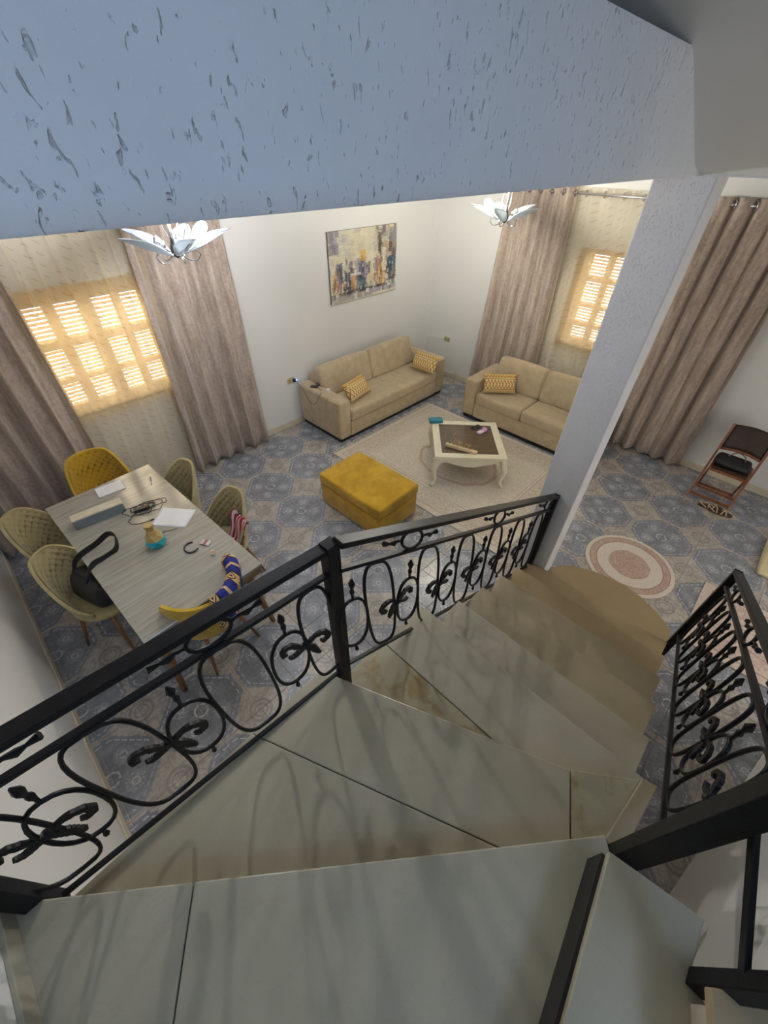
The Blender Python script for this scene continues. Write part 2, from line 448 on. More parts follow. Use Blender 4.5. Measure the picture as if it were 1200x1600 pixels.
wall_x('wall_left', XL-0.2, XL, YB-0.2, YA, -0.02, UZ)
WB = (-0.35, 0.95, 3.85, 5.15)
m = MB(); x0, x1, z0, z1 = WB
m.box(XL-0.2, x0, YB-0.2, YB, -0.02, UZ).box(x0, x1, YB-0.2, YB, -0.02, z0).box(x0, x1, YB-0.2, YB, z1, UZ)
m.box(x1, 3.1, YB-0.2, YB, -0.02, UZ).box(3.1, 4.0, YB-0.2, YB, 2.1, UZ).box(4.0, XR+0.25, YB-0.2, YB, -0.02, UZ)
struct(m.build('wall_back', WALL))
dr = struct(empty('door_1'))
m = MB()
for p_ in ((3.1, 3.17, 0.01, 2.1), (3.93, 4.0, 0.01, 2.1), (3.17, 3.93, 2.03, 2.1), (3.17, 3.93, 0.01, 0.12)): m.box(p_[0], p_[1], YB-0.12, YB-0.06, p_[2], p_[3])
m.build('door_frame', PLASTIC_W, dr)
wall_x('wall_stairwell', OX+0.002, OX+0.15, YB, 3.0, SLAB, UZ)
wall_y('wall_upper', XL, OX, 3.0, 3.15, SLAB, UZ)
# angled wall beside the stair foot
a0, a1 = Vector((0.95, -0.945)), Vector((2.75, -1.31)); nn = Vector((a1.y-a0.y, -(a1.x-a0.x))).normalized()*0.12
aa = Vector((0.40, -0.834))
struct(MB().prism([a0[:], a1[:], (a1+nn)[:], (a0+nn)[:]], 0, CZ).prism([aa[:], a0[:], (a0+nn)[:], (aa+nn)[:]], 0, 1.30).build('wall_near', WALL))
# the floor slab of the upper storey: soffit is the ceiling, its roughcast edge frames the stairwell
def slab_poly(e, r=0.05):
    pts = [(XL-0.1, OY-e)]
    cx, cy = OX-r, OY+r
    for k in range(7):
        a = -PI/2+k*PI/2/6
        pts.append((cx+(r+e)*math.cos(a)-0*e, cy+(r+e)*math.sin(a)))
    return pts
m = MB()
m.box(XL-0.1, XR+0.1, OY+0.05, YA+0.1, CZ, SLAB).box(OX, XR+0.1, YB-0.1, OY+0.05, CZ, SLAB)
struct(m.build('ceiling', CEIL))
m = MB()
edge = [(XL, OY)]+[(OX-0.05+0.05*math.sin(k*PI/12), OY+0.05-0.05*math.cos(k*PI/12)) for k in range(7)]
# the band runs along y = OY, turns the inside corner and goes on along x = OX towards the back wall
edge = [(XL+0.001, OY), (OX-0.06, OY), (OX-0.035, OY-0.006), (OX-0.015, OY-0.018), (OX-0.006, OY-0.035), (OX, OY-0.06), (OX, YB+0.001)]
def offs(e):
    out = []
    for i, p in enumerate(edge):
        q0 = Vector(edge[max(0, i-1)]); q1 = Vector(edge[min(len(edge)-1, i+1)]); t = (q1-q0).normalized()
        out.append(Vector(p)+Vector((t.y, -t.x))*e)
    return out
prof = [(-0.05, CZ-0.004), (-0.002, CZ-0.005), (0.001, CZ+0.0), (0.002, CZ+0.03), (0.0, CZ+0.036), (0.0, SLAB-0.02), (-0.006, SLAB-0.002), (-0.05, SLAB+0.001)]
rows = []
for e, z in prof: rows.append([(p.x, p.y, z) for p in offs(e)])
k = len(edge)
m.add([q for r_ in rows for q in r_], [(j*k+i, j*k+i+1, (j+1)*k+i+1, (j+1)*k+i) for j in range(len(rows)-1) for i in range(k-1)])
struct(m.build('trim_1', STUCCO, auto=35))
struct(MB().box(XL-0.1, OX+0.2, YB-0.2, 3.2, UZ, UZ+0.1).build('ceiling_upper', CEIL))
# soffit and side of the next flight, rising towards the left wall over the right end of the opening
m = MB(); sl = 0.508; y0_, y1_ = -1.25, 1.4
vs = []
for y in (y0_, y1_): vs += [(OX, y, CZ), (XL, y, CZ+(OX-XL)*sl), (XL, y, CZ+(OX-XL)*sl+0.25), (OX, y, CZ+0.31)]
m.add(vs, [(0, 1, 2, 3), (7, 6, 5, 4), (0, 4, 5, 1), (1, 5, 6, 2), (2, 6, 7, 3), (3, 7, 4, 0)])
struct(m.build('trim_3', CEIL, bevel=0.01))
# skirting
struct(MB().box(XL+0.01, XR, YA-0.012, YA, 0, 0.085).build('baseboard_far', BASEB, bevel=0.004))
struct(MB().box(XR-0.012, XR, YB, YA-0.012, 0, 0.085).build('baseboard_right', BASEB, bevel=0.004))
struct(MB().box(XL, XL+0.012, 0.9, YA-0.012, 0, 0.085).build('baseboard_left', BASEB, bevel=0.004))

# pillar
m = MB().box(2.61, 2.82, 0.525, 0.785, 0, CZ-0.001)
tag(m.build('pillar', STUCCO_P, bevel=0.008, seg=3), 'square rough-plastered pillar at the foot of the stairs, rising to the ceiling', 'pillar')

# ------------------------------------------------------------------ windows with louvred shutters
def window_set(name, W, cols, rows, place):
    """W in the wall's own plane; place(h, z, d) turns (along wall, height, depth behind wall face) into the world"""
    root = struct(empty(name))
    def box(mb, h0, h1, z0, z1, d0, d1):
        p, q = place(h0, z0, d0), place(h1, z1, d1)
        mb.box(min(p[0], q[0]), max(p[0], q[0]), min(p[1], q[1]), max(p[1], q[1]), z0, z1)
    h0, h1, z0, z1 = W
    m = MB(); f = 0.045
    box(m, h0, h1, z0, z0+f, 0.06, 0.115); box(m, h0, h1, z1-f, z1, 0.06, 0.115); box(m, h0, h0+f, z0+f, z1-f, 0.06, 0.115); box(m, h1-f, h1, z0+f, z1-f, 0.06, 0.115)
    m.build('window_frame', SHUTTER, root, bevel=0.004)
    m = MB(); box(m, h0-0.03, h1+0.03, z0-0.03, z0, -0.03, 0.1); m.build('window_sill', STONE_GREY, root, bevel=0.004)
    m = MB(); zc = [z0+f]+[z for r in rows for z in r]+[z1-f]
    hc = [h0+f]+[x for c_ in cols for x in c_]+[h1-f]
    for i in range(0, len(hc), 2): box(m, hc[i], hc[i+1], z0+f, z1-f, 0.08, 0.11)
    for c_ in cols:
        for i in range(0, len(zc), 2): box(m, c_[0], c_[1], zc[i], zc[i+1], 0.08, 0.11)
    m.build('shutter_panel', SHUTTER, root)
    for c_ in cols:
        for r in rows:
            m = MB(); n = max(3, round((r[1]-r[0])/0.034)); st = (r[1]-r[0])/n
            for k in range(n):
                zc_ = r[0]+(k+0.3)*st
                p, q = place(c_[0], zc_, 0.095), place(c_[1], zc_, 0.095)
                nrm = Vector(place(0, 0, 1))-Vector(place(0, 0, 0))
                m.bar(p, q, 0.016, 0.006, (Vector((0, 0, 1))*0.8-nrm*0.5))
                m.bar(Vector(p)+nrm*0.012+Vector((0, 0, 0.003)), Vector(q)+nrm*0.012+Vector((0, 0, 0.003)), 0.004, st*0.45, (0, 0, 1))
            tag(m.build('louvre', SHUTTER, root), kind='stuff')
    return root
window_set('window_1', WA, [(0.47, 0.61), (0.70, 0.87), (0.99, 1.15), (1.23, 1.38)], [(1.12, 1.33), (1.37, 1.63), (1.70, 1.98)], lambda h, z, d: (h, YA+d, z))
window_set('window_2', WR, [(0.97, 1.13), (1.22, 1.38), (1.44, 1.60), (1.69, 1.84), (1.92, 2.10)], [(1.12, 1.27), (1.32, 1.50), (1.54, 1.79), (1.84, 2.08)], lambda h, z, d: (XR+d, h, z))
root = struct(empty('window_3'))
m = MB(); x0, x1, z0, z1 = WB
for a, b in ((x0, x0+0.05), (x1-0.05, x1), ((x0+x1)/2-0.03, (x0+x1)/2+0.03)): m.box(a, b, YB-0.1, YB-0.05, z0, z1)
for a, b in ((z0, z0+0.05), (z1-0.05, z1), ((z0+z1)/2-0.02, (z0+z1)/2+0.02)): m.box(x0, x1, YB-0.1, YB-0.05, a, b)
m.build('window_frame', PLASTIC_W, root)

# ------------------------------------------------------------------ staircase
stair = empty('staircase', (0, 0, 0), 0, 'pale stone staircase with winding upper steps and a curved bottom step', 'staircase')
RH, TT = 0.15, 0.028
RISER = simple('riser_plaster', srgb(176, 166, 148), 0.7, var=0.06)
def tread(poly, z, mat=STONE, parent=None): return MB().prism(poly, z-TT, z).build('tread_slab', mat, parent or stair, bevel=0.004)
def shrink(poly, d):
    c_ = Vector((sum(p[0] for p in poly)/len(poly), sum(p[1] for p in poly)/len(poly)))
    return [(c_.x+(p[0]-c_.x)*(1-d), c_.y+(p[1]-c_.y)*(1-d)) for p in poly]
YL, YR_ = 0.672, -0.468
t1 = [(2.606, 0.515), (2.83, 0.515), (2.93, 0.44), (2.995, 0.36), (3.05, 0.22), (3.085, 0.06), (3.088, -0.06), (3.06, -0.19), (2.99, -0.34), (2.89, -0.48), (2.70, -0.505), (2.5, -0.50), (2.5, 0.515)]
tread(t1, RH, STONE_TAN)
MB().prism(shrink(t1, 0.05), 0, RH-TT).build('riser', RISER, stair)
nose = {2: 2.604, 3: 2.32, 4: 2.03, 5: 1.72, 6: 1.41, 7: 1.13}
mats = {2: STONE_TAN, 3: STONE_TAN, 4: STONE_MID, 5: STONE_MID, 6: STONE}
for k_ in range(2, 7):
    x1_, x0_ = nose[k_], nose[k_+1]-0.03
    tread([(x1_, YL), (x1_, YR_), (x0_, YR_), (x0_, YL)], k_*RH, mats[k_])
for k_ in range(2, 8):
    MB().box(nose[k_]-0.045, nose[k_]-0.02, YR_+0.02, YL-0.02, (k_-1)*RH, k_*RH-TT).build('riser', RISER, stair)
# stair body under the straight flight (sloping soffit)
m = MB()
prof2 = [(2.58, 0.0), (2.58, 0.27)]
for k_ in range(3, 8): prof2 += [(nose[k_]-0.03, (k_-1)*RH-TT-0.001), (nose[k_]-0.03, k_*RH-TT-0.001)]
prof2 += [(0.45, 7*RH-TT-0.001), (0.45, 0.80), (0.9, 0.78), (2.15, 0.10), (2.35, 0.0)]
n_ = len(prof2)
vs = [(x, YR_+0.05, z) for x, z in prof2]+[(x, YL-0.04, z) for x, z in prof2]
m.add(vs, [tuple(range(n_)), tuple(range(2*n_-1, n_-1, -1))]+[(i, n_+i, n_+(i+1) % n_, (i+1) % n_) for i in range(n_)])
m.build('stair_body', WALL, stair)
z7, z8, z9, z10, z11 = 7*RH, 8*RH, 9*RH, 10*RH, 11*RH
tread([(1.13, 0.76), (1.13, YR_), (0.812, YR_), (0.812, 0.76)], z7)
tread([(0.809, 0.76), (0.809, -0.40), (0.30, 0.70), (0.30, 0.76)], z7-0.002, STONE_STAIN)
tread([(0.44, 0.805), (0.07, 0.795), (0.50, -0.21), (0.60, -0.43), (0.668, -0.305), (0.868, -0.212)], z8)
tread([(0.872, -0.214), (0.672, -0.309), (0.60, -0.43), (0.75, -0.40), (1.03, -0.425)], z8-0.001, STONE_STAIN)
tread([(0.067, 0.795), (-0.685, 0.785), (-0.685, 0.45), (0.497, -0.21)], z8-0.002, STONE)
MB().prism([(1.035, -0.425), (0.752, -0.395), (0.725, -0.455), (1.05, -0.478)], z8-0.19, z8+0.004).build('kerb', STONE_MID, stair, bevel=0.004)
MB().prism([(0.41, 0.77), (-0.685, 0.765), (-0.685, -0.5), (0.60, -0.42), (0.97, -0.41)], z8-0.20, z8-TT-0.003).build('landing_body', WALL, stair)
J = [(-0.685, 0.84), (0.70, -0.36), (0.66, -0.392), (0.60, -0.42), (-0.685, -0.45)]
jx = lambda y: -0.287+(y-0.494)*(0.163/0.214)
tread([(-0.685, 0.838), (-0.289, 0.495), (jx(0.0)-0.002, 0.0), (-0.685, -0.03)], z9, STONE_GREY)
tread([(-0.286, 0.493), (0.70, -0.36), (0.66, -0.392), (0.62, -0.42), (-0.685, -0.50), (-0.685, -0.034), (jx(0.0)+0.001, -0.003)], z9, STONE_GREY)
MB().prism([(-0.685, 0.78), (0.63, -0.36), (0.60, -0.44), (-0.685, -0.6)], z9-0.24, z9-TT-0.001).build('landing_body', WALL, stair)
MB().prism([(-0.685, 0.80), (0.66, -0.355), (0.645, -0.37), (-0.685, 0.775)], z8, z9-TT).build('riser', RISER, stair)
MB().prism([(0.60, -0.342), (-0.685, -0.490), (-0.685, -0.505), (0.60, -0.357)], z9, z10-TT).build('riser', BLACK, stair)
tread([(0.607, -0.350), (0.645, -0.588), (0.53, -0.588), (0.44, -0.66), (0.30, -0.95), (-0.685, -0.95), (-0.685, -0.498)], z10, STONE_GREY)
MB().prism([(0.60, -0.41), (0.62, -0.57), (0.50, -0.59), (0.30, -0.95), (-0.685, -0.95), (-0.685, -0.51)], z10-0.22, z10-TT-0.001).build('landing_body', WALL, stair)
tread([(0.47, -0.565), (0.555, -0.675), (0.78, -0.93), (0.45, -1.5), (-0.4, -1.5), (0.36, -0.60)], z11, STONE_TAN)
MB().prism([(0.46, -0.60), (0.53, -0.68), (0.74, -0.92), (0.45, -1.45), (-0.3, -1.45), (0.34, -0.64)], z11-0.25, z11-TT-0.001).build('landing_body', RISER, stair)
struct(MB().box(XL, XL+0.014, -0.36, 0.82, z9, z9+0.075).build('trim_2', STONE_GREY, bevel=0.003))

# ------------------------------------------------------------------ wrought-iron railings
class Panel:
    def __init__(s, p0, p1, z0, z1, gap=0.135, bot=0.80, bend=None):
        s.p0, s.p1, s.z0, s.z1, s.gap, s.bot = Vector(p0), Vector(p1), z0, z1, gap, bot
        s.L = (s.p1-s.p0).length; s.d = (s.p1-s.p0)/s.L; s.n = Vector((s.d.y, -s.d.x, 0))
        s.bend = bend
    def W(s, u, v, off=0.0):
        p = s.p0+s.d*u; return Vector((p.x, p.y, lerp(s.z0, s.z1, u/s.L)+v))+s.n*off
    def leaf(s, mb, spine, w, th=0.006, teeth=7):
        """serrated leaf strip following a spine of (u, v) points"""
        pts = [Vector((a, b, 0)) for a, b in spine]; pts = catmull(pts, 5); n = len(pts); L_, R_ = [], []
        for i, p in enumerate(pts):
            t = (pts[min(i+1, n-1)]-pts[max(i-1, 0)]).normalized(); q = Vector((-t.y, t.x, 0)); f = i/(n-1)
            ww = w*(0.35+0.65*math.sin(PI*min(1, f*0.85+0.12)))*(0.72+0.42*((f*teeth) % 1.0))
            if i == n-1: ww = w*0.12
            L_.append(p+q*ww); R_.append(p-q*ww)
        vs = [s.W(p.x, p.y, o) for o in (-th, th) for p in L_+R_]
        fs = []
        for i in range(n-1):
            fs += [(i, i+1, n+i+1, n+i), (2*n+i, 3*n+i, 3*n+i+1, 2*n+i+1), (i, 2*n+i, 2*n+i+1, i+1), (n+i, n+i+1, 3*n+i+1, 3*n+i)]
        fs += [(0, n, 3*n, 2*n), (n-1, 3*n-1, 4*n-1, 2*n-1)]
        mb.add(vs, fs)
    def loop(s, u0, w, vt, vb, lean, parent, r=0.0065):
        c = (vt+vb)/2; hh = (vt-vb)/2; pts = []
        for k in range(32):
            a = 2*PI*k/32; ca, sa = math.cos(a), math.sin(a)
            x = w/2*math.copysign(abs(ca)**0.55, ca); y = hh*math.copysign(abs(sa)**0.72, sa)
            pts.append(s.W(u0+x+lean*y, c+y))
        return MB().tube(pts, r, 6, True, flat=1.25, ref=s.n).build('scroll_loop', IRON, parent, smooth=True)
    def ring(s, u0, w, vc, hh, parent, sign=1):
        pts = []
        for k in range(24):
            a = 2*PI*k/24; ca, sa = math.cos(a), math.sin(a)
            pts.append(s.W(u0+w/2*math.copysign(abs(ca)**0.85, ca), vc+hh*math.copysign(abs(sa)**0.9, sa)))
        o = MB().tube(pts, 0.0065, 6, True, flat=1.25, ref=s.n).build('scroll_ring', IRON, parent, smooth=True)
        m = MB(); b = vc+hh
        m.tube([s.W(u0, b-0.002), s.W(u0-0.003, b+0.028), s.W(u0-0.003, b+0.05), s.W(u0-0.002, b+0.065), s.W(u0-0.002, b+0.095), s.W(u0, b+0.125)], [0.006, 0.006, 0.011, 0.006, 0.014, 0.004], 6)
        m.build('spearhead', IRON, o, smooth=False)
        m = MB(); b = vc-hh
        m.tube([s.W(u0, b+0.002), s.W(u0+0.002, b-0.02), s.W(u0+0.004, b-0.04), s.W(u0+0.004, b-0.055)], [0.005, 0.006, 0.010, 0.003], 6)
        m.build('spear_stub', IRON, o)
        return o
    def rosette(s, u0, v0, parent, f=1):
        m = MB()
        s.leaf(m, [(u0, v0), (u0-f*0.045, v0+0.022), (u0-f*0.085, v0+0.004), (u0-f*0.098, v0-0.035), (u0-f*0.078, v0-0.05), (u0-f*0.064, v0-0.034)], 0.013)
        s.leaf(m, [(u0, v0), (u0+f*0.035, v0+0.03), (u0+f*0.06, v0+0.062), (u0+f*0.09, v0+0.064), (u0+f*0.098, v0+0.036), (u0+f*0.08, v0+0.03)], 0.012)
        s.leaf(m, [(u0, v0), (u0-f*0.02, v0-0.035), (u0-f*0.035, v0-0.075), (u0-f*0.05, v0-0.11)], 0.015)
        s.leaf(m, [(u0, v0), (u0+f*0.03, v0-0.008), (u0+f*0.06, v0-0.015), (u0+f*0.078, v0-0.002)], 0.012)
        m.ball(s.W(u0, v0, 0.004)[:], 0.016, 10, 0.8)
        m.build('acanthus_leaf', IRON, parent)
    def circle(s, u0, parent):
        g = s.gap; pts = []
        for k in range(20):
            a = 2*PI*k/20; pts.append(s.W(u0+0.065*math.cos(a), -g/2-0.004+(g/2-0.014)*math.sin(a)))
        o = MB().tube(pts, 0.0065, 6, True, flat=1.2, ref=s.n).build('scroll_ring', IRON, parent, smooth=True)
        for f in (-1, 1):
            m = MB(); b = u0+f*0.065
            m.tube([s.W(b, -g/2), s.W(b+f*0.03, -g/2+0.004), s.W(b+f*0.05, -g/2-0.004), s.W(b+f*0.07, -g/2), s.W(b+f*0.10, -g/2+0.006)], [0.005, 0.006, 0.011, 0.005, 0.012], 6)
            m.build('spearhead', IRON, o)
    def rails(s, parent, u0=0.0, u1=None, top=(0.052, 0.022)):
        u1 = s.L if u1 is None else u1
        MB().bar(s.W(u0, 0), s.W(u1, 0), top[0], top[1]).build('handrail', IRON, parent, bevel=0.004)
        MB().bar(s.W(u0, -s.gap), s.W(u1, -s.gap), 0.022, 0.016).build('upper_rail', IRON, parent, bevel=0.002)
        MB().bar(s.W(u0, -s.bot), s.W(u1, -s.bot), 0.018, 0.014).build('bottom_rail', IRON, parent, bevel=0.002)
def post(x, y, z0, z1, w, parent): return MB().box(x-w/2, x+w/2, y-w/2, y+w/2, z0, z1).build('post', IRON, parent, bevel=0.003)

# A: from the corner post down to the pillar
ra = empty('stair_railing', (0.52, 0.735, 1.05), 0, 'black wrought-iron scroll railing sloping from the corner post down to the pillar', 'railing')
ra.location = (0, 0, 0)
A = Panel((0.545, 0.712, 0), (2.58, 0.655, 0), 2.055, 1.07, 0.135, 0.80)
A.rails(ra, -0.01)
post(2.585, 0.655, 0.30, 1.075, 0.045, ra)
for i in range(6):
    u0 = 0.195+0.335*i
    if u0+0.085 < A.L-0.02: A.loop(u0, 0.165, -0.152, -0.775, -0.10, ra)
    A.ring(u0-0.155, 0.15, -0.50, 0.17, ra)
    if i > 0: A.rosette(u0-0.235, -0.47, ra)
for u0 in (0.37, 1.15, 1.93): A.circle(u0, ra)
# B: from the corner post along the landing to the left wall
rb = empty('stair_railing', (0, 0, 0), 0, 'black wrought-iron scroll railing between the corner post and the left wall, above the dining table', 'railing')
B = Panel((0.515, 0.738, 0), (-0.645, 0.798, 0), 2.035, 2.075, 0.13, 0.84)
B.rails(rb, 0.0)
post(0.52, 0.735, 1.05, 2.055, 0.05, rb)
post(-0.635, 0.80, 1.18, 2.08, 0.05, rb)
MB().tube([B.W(-0.01, -0.80), B.W(0.03, -0.90), B.W(0.055, -0.95)], 0.014, 4).build('post_foot', IRON, rb)
for u0, nxt in ((0.075, 0.215), (0.40, 0.575), (0.75, 0.93), (1.06, None)):
    B.loop(u0, 0.19 if u0 > 0.1 else 0.14, -0.15, -0.775, 0.06, rb)
    if nxt: B.ring(nxt, 0.15, -0.47, 0.17, rb)
B.rosette(0.145, -0.45, rb, 1); B.rosette(0.655, -0.45, rb, 1); B.rosette(0.99, -0.46, rb, 1)
for u0 in (0.42, 0.98): B.circle(u0, rb)
# C: on the open side of the lower flight
rc = empty('stair_railing', (0, 0, 0), 0, 'black wrought-iron scroll railing on the open right side of the lower stair flight', 'railing')
C = Panel((2.63, -0.49, 0), (0.735, -0.49, 0), 1.11, 2.105, 0.125, 0.70)
C.rails(rc, 0.0)
post(2.63, -0.49, 0.15, 1.12, 0.045, rc)
for i in range(6):
    u0 = 0.20+0.295*i
    C.loop(u0, 0.15, -0.145, -0.68, 0.06, rc)
    C.ring(u0+0.148, 0.135, -0.44, 0.15, rc)
    C.rosette(u0+0.072, -0.42, rc, -1)
for u0 in (0.36, 0.95, 1.54): C.circle(u0, rc)
# D: newel at the turn and the start of the upper railing
rd = empty('stair_railing', (0, 0, 0), 0, 'thick black iron newel post at the turn with a flat brace to the next post', 'railing')
post(0.715, -0.44, 1.02, 2.55, 0.062, rd)
post(0.505, -0.60, z10, 2.55, 0.04, rd)
MB().bar((0.735, -0.455, 1.93), (0.515, -0.60, 1.685), 0.012, 0.055, (-0.2, 0.3, 1)).build('brace', IRON, rd, bevel=0.002)
MB().bar((0.715, -0.44, 2.45), (0.505, -0.60, 2.52), 0.05, 0.022).build('handrail', IRON, rd)

# ================================================================== CURTAINS
def curtain(name, label, cat, group, place, h0t, h1t, h0b, h1b, zt, zb, folds, amp, mat, rings=False, nu=140, nv=30, seed=0, depth=0.0):
    """pleated cloth; place(h, d, z): along the wall, out from the wall, height"""
    rnd = random.Random(seed); ph = [rnd.uniform(0, 6.28) for _ in range(4)]
    root = empty(name, (0, 0, 0), 0, label, cat, group)
    def fn(u, v, off=0.0):
        z = lerp(zb, zt, v)
        h = lerp(lerp(h0b, h1b, u), lerp(h0t, h1t, u), v)
        up_ = 2*PI*folds*(u+0.012*math.sin(5*v+ph[0])*(1-v))
        a = amp*(0.72+0.28*(1-v))*(0.75+0.35*math.sin(2*PI*u*folds*0.37+ph[1]))
        if v > 0.93: a = lerp(a, amp*0.85, (v-0.93)/0.07)
        d = a*math.sin(up_)+amp*0.18*math.sin(2*up_+ph[2]+2*v)+amp*0.25*(1-v)*math.sin(2*PI*u*2.3+ph[3])
        h += 0.012*math.cos(up_)
        return place(h, depth+d+off, z)
    m = MB(); m.grid(lambda u, v: fn(u, v), nu, nv)
    o = m.build('curtain_fabric', mat, root, smooth=True)
    if mat is not SHEER:
        sm = o.modifiers.new('thick', 'SOLIDIFY'); sm.thickness = 0.005
    if rings:
        n = int(folds*2)
        for k in range(n):
            u = (k+0.5)/n; p = Vector(fn(u, 0.985)); q = Vector(place(0, 1, 0))-Vector(place(0, 0, 0)); t = Vector(place(1, 0, 0))-Vector(place(0, 0, 0))
            c_ = Vector(place(lerp(h0t, h1t, u), depth, zt-0.055)); sd = 1 if k % 2 else -1
            ax = (t+q*sd*0.9).normalized(); e1 = Vector((0, 0, 1)); e2 = ax.cross(e1).normalized()
            MB().tube([c_+(e1*math.cos(a)+e2*math.sin(a))*0.03 for a in [2*PI*i/14 for i in range(14)]], 0.006, 5, True).build('grommet', CHROME, root, smooth=True)
    return root
PA = lambda h, d, z: (h, 4.375-d, z)          # far wall
PR = lambda h, d, z: (5.655-d, h, z)          # right wall
ZR = 2.70
curtain('drape', 'brown velvet drape at the left of the dining-side window, beside the white side wall', 'curtain', 'velvet drapes', PA, -0.66, 0.42, -0.66, 0.42, ZR, 0.03, 6, 0.075, DRAPE, seed=1)
curtain('drape', 'brown velvet drape right of the dining-side window, behind the nearer chandelier', 'curtain', 'velvet drapes', PA, 1.36, 2.26, 1.28, 2.32, ZR, 0.03, 5.5, 0.07, DRAPE, seed=2)
curtain('sheer_curtain', 'cream sheer curtain with stitched dashes, lit yellow behind the dining table', 'curtain', 'sheer curtains', PA, 0.22, 1.52, 0.22, 1.52, ZR, 0.03, 9, 0.022, SHEER, seed=3, depth=-0.045)
curtain('drape', 'brown velvet drape behind the arm of the loveseat, left of the right-hand window', 'curtain', 'velvet drapes', PR, 3.28, 2.42, 3.44, 2.34, ZR, 0.03, 6, 0.06, DRAPE, True, seed=4)
curtain('drape', 'brown velvet drape right of the pillar, nearest the folding chair', 'curtain', 'velvet drapes', PR, 1.04, 0.20, 1.05, 0.17, ZR, 0.03, 5, 0.062, DRAPE, True, seed=5)
curtain('sheer_curtain', 'cream sheer curtain with stitched dashes above the loveseat', 'curtain', 'sheer curtains', PR, 2.50, 0.85, 2.50, 0.85, ZR, 0.03, 8, 0.03, SHEER, True, seed=6, depth=-0.045)
def rod(label, p, q):
    r_ = empty('curtain_rod', (0, 0, 0), 0, label, 'curtain rod', 'curtain rods')
    MB().tube([p, q], 0.011, 10).build('rod', CHROME, r_, smooth=True)
    for e, f in ((p, q), (q, p)):
        d = (Vector(e)-Vector(f)).normalized()
        MB().ball((Vector(e)+d*0.015)[:], 0.022, 12).build('finial', CHROME, r_, smooth=True)
    for t in (0.04, 0.5, 0.96):
        c_ = Vector(p).lerp(Vector(q), t)
        n_ = Vector((0, 1, 0)) if abs(p[0]-q[0]) > 0.1 else Vector((1, 0, 0))
        w_ = YA if n_.y else XR
        e_ = Vector((c_.x, w_, c_.z)) if n_.y else Vector((w_, c_.y, c_.z))
        MB().tube([c_, e_], 0.008, 8).build('bracket', CHROME, r_, smooth=True)
    return r_
rod('metal curtain rod over the dining-side window', (-0.64, 4.385, ZR-0.055), (2.36, 4.385, ZR-0.055))
rod('metal curtain rod over the right-hand window', (5.655, 3.52, ZR-0.055), (5.655, 0.12, ZR-0.055))

# ================================================================== CHANDELIERS
def chandelier(loc, lit, bulbmat, rot, label):
    root = empty('chandelier', loc, rot, label, 'chandelier', 'chandeliers')
    H_ = CZ-0.001-loc[2]
    m = MB(); m.lathe([(0.001, H_), (0.06, H_-0.002), (0.055, H_-0.02), (0.02, H_-0.035), (0.012, H_-0.04)][::-1], 20); m.build('canopy', CHROME, root, smooth=True)
    MB().tube([(0, 0, 0.08), (0, 0, H_-0.03)], 0.008, 10).build('stem', CHROME, root, smooth=True)
    m = MB(); m.lathe([(0.003, -0.005), (0.018, 0.005), (0.028, 0.025), (0.030, 0.045), (0.022, 0.07), (0.012, 0.10), (0.010, 0.14)], 16); m.build('hub', PLASTIC_B, root, smooth=True)
    for k in range(3):
        a = 2*PI*k/3+0.4
        m = MB(); m.tube(catmull([(0.02*math.cos(a), 0.02*math.sin(a), 0.09), (0.05*math.cos(a), 0.05*math.sin(a), 0.16), (0.04*math.cos(a), 0.04*math.sin(a), 0.24)], 4), 0.003, 6).ball((0.04*math.cos(a), 0.04*math.sin(a), 0.245), 0.009, 8)
        m.build('sprig', CHROME, root, smooth=True)
    N = 5
    for k in range(N):
        a = 2*PI*k/N
        Rz = Matrix.Rotation(a, 4, 'Z')
        # leaf-shaped glass shade, cupped, rising outwards
        L = 0.315
        def pt(u, v, off=0.0):
            t = v; wd = 0.062*math.sin(PI*min(1, (t*0.92+0.06)))**0.8*(1-0.2*t)
            s_ = (u-0.5)*2
            x = 0.035+L*t*0.94; y = s_*wd
            z = 0.012+0.115*t**1.2+0.035*s_*s_*math.sin(PI*t)+off
            return (x, y, z)
        m = MB(); m.grid(lambda u, v: pt(u, v), 10, 16); m.xform(Rz)
        o = m.build('petal_shade', PETAL, root, smooth=True)
        sm = o.modifiers.new('thick', 'SOLIDIFY'); sm.thickness = 0.004
        for u0, u1, v0, v1 in ((0.2, 0.42, 0.05, 0.8), (0.75, 0.55, 0.05, 0.62)):
            m = MB(); m.tube([pt(lerp(u0, u1, i/12)+0.10*math.sin(PI*i/12)*(1 if u0 < .5 else -1), lerp(v0, v1, i/12), 0.006) for i in range(13)], 0.0032, 5); m.xform(Rz); m.build('inlay_line', PLASTIC_B, o, smooth=True)
        m = MB(); m.tube(catmull([(0.02, 0, 0.03), (0.05, 0.01, -0.01), (0.10, 0.0, -0.02), (0.13, -0.01, 0.01), (0.115, -0.015, 0.03)], 5), 0.0045, 6); m.xform(Rz); m.build('arm', CHROME, root, smooth=True)
        m = MB(); m.tube([(0.07, 0, 0.06), (0.115, 0, 0.095)], 0.016, 12); m.xform(Rz); sk = m.build('lamp_socket', CHROME, root, smooth=True)
        if k in lit:
            m = MB(); m.tube([(0.115, 0, 0.095), (0.13, 0, 0.107), (0.15, 0, 0.122), (0.17, 0, 0.138), (0.19, 0, 0.153), (0.20, 0, 0.161)], [0.012, 0.022, 0.029, 0.030, 0.022, 0.006], 14); m.xform(Rz)
            m.build('bulb', bulbmat, sk, smooth=True)
    return root
chandelier((1.144, 2.807, 2.50), (0,), BULB_COOL, R(-22), 'glass-petalled chandelier with a lit bluish bulb, nearer one above the dining area')
chandelier((4.014, 2.34, 2.50), (2,), BULB_WARM, R(-22), 'glass-petalled chandelier with a lit white bulb, farther one above the sofas')

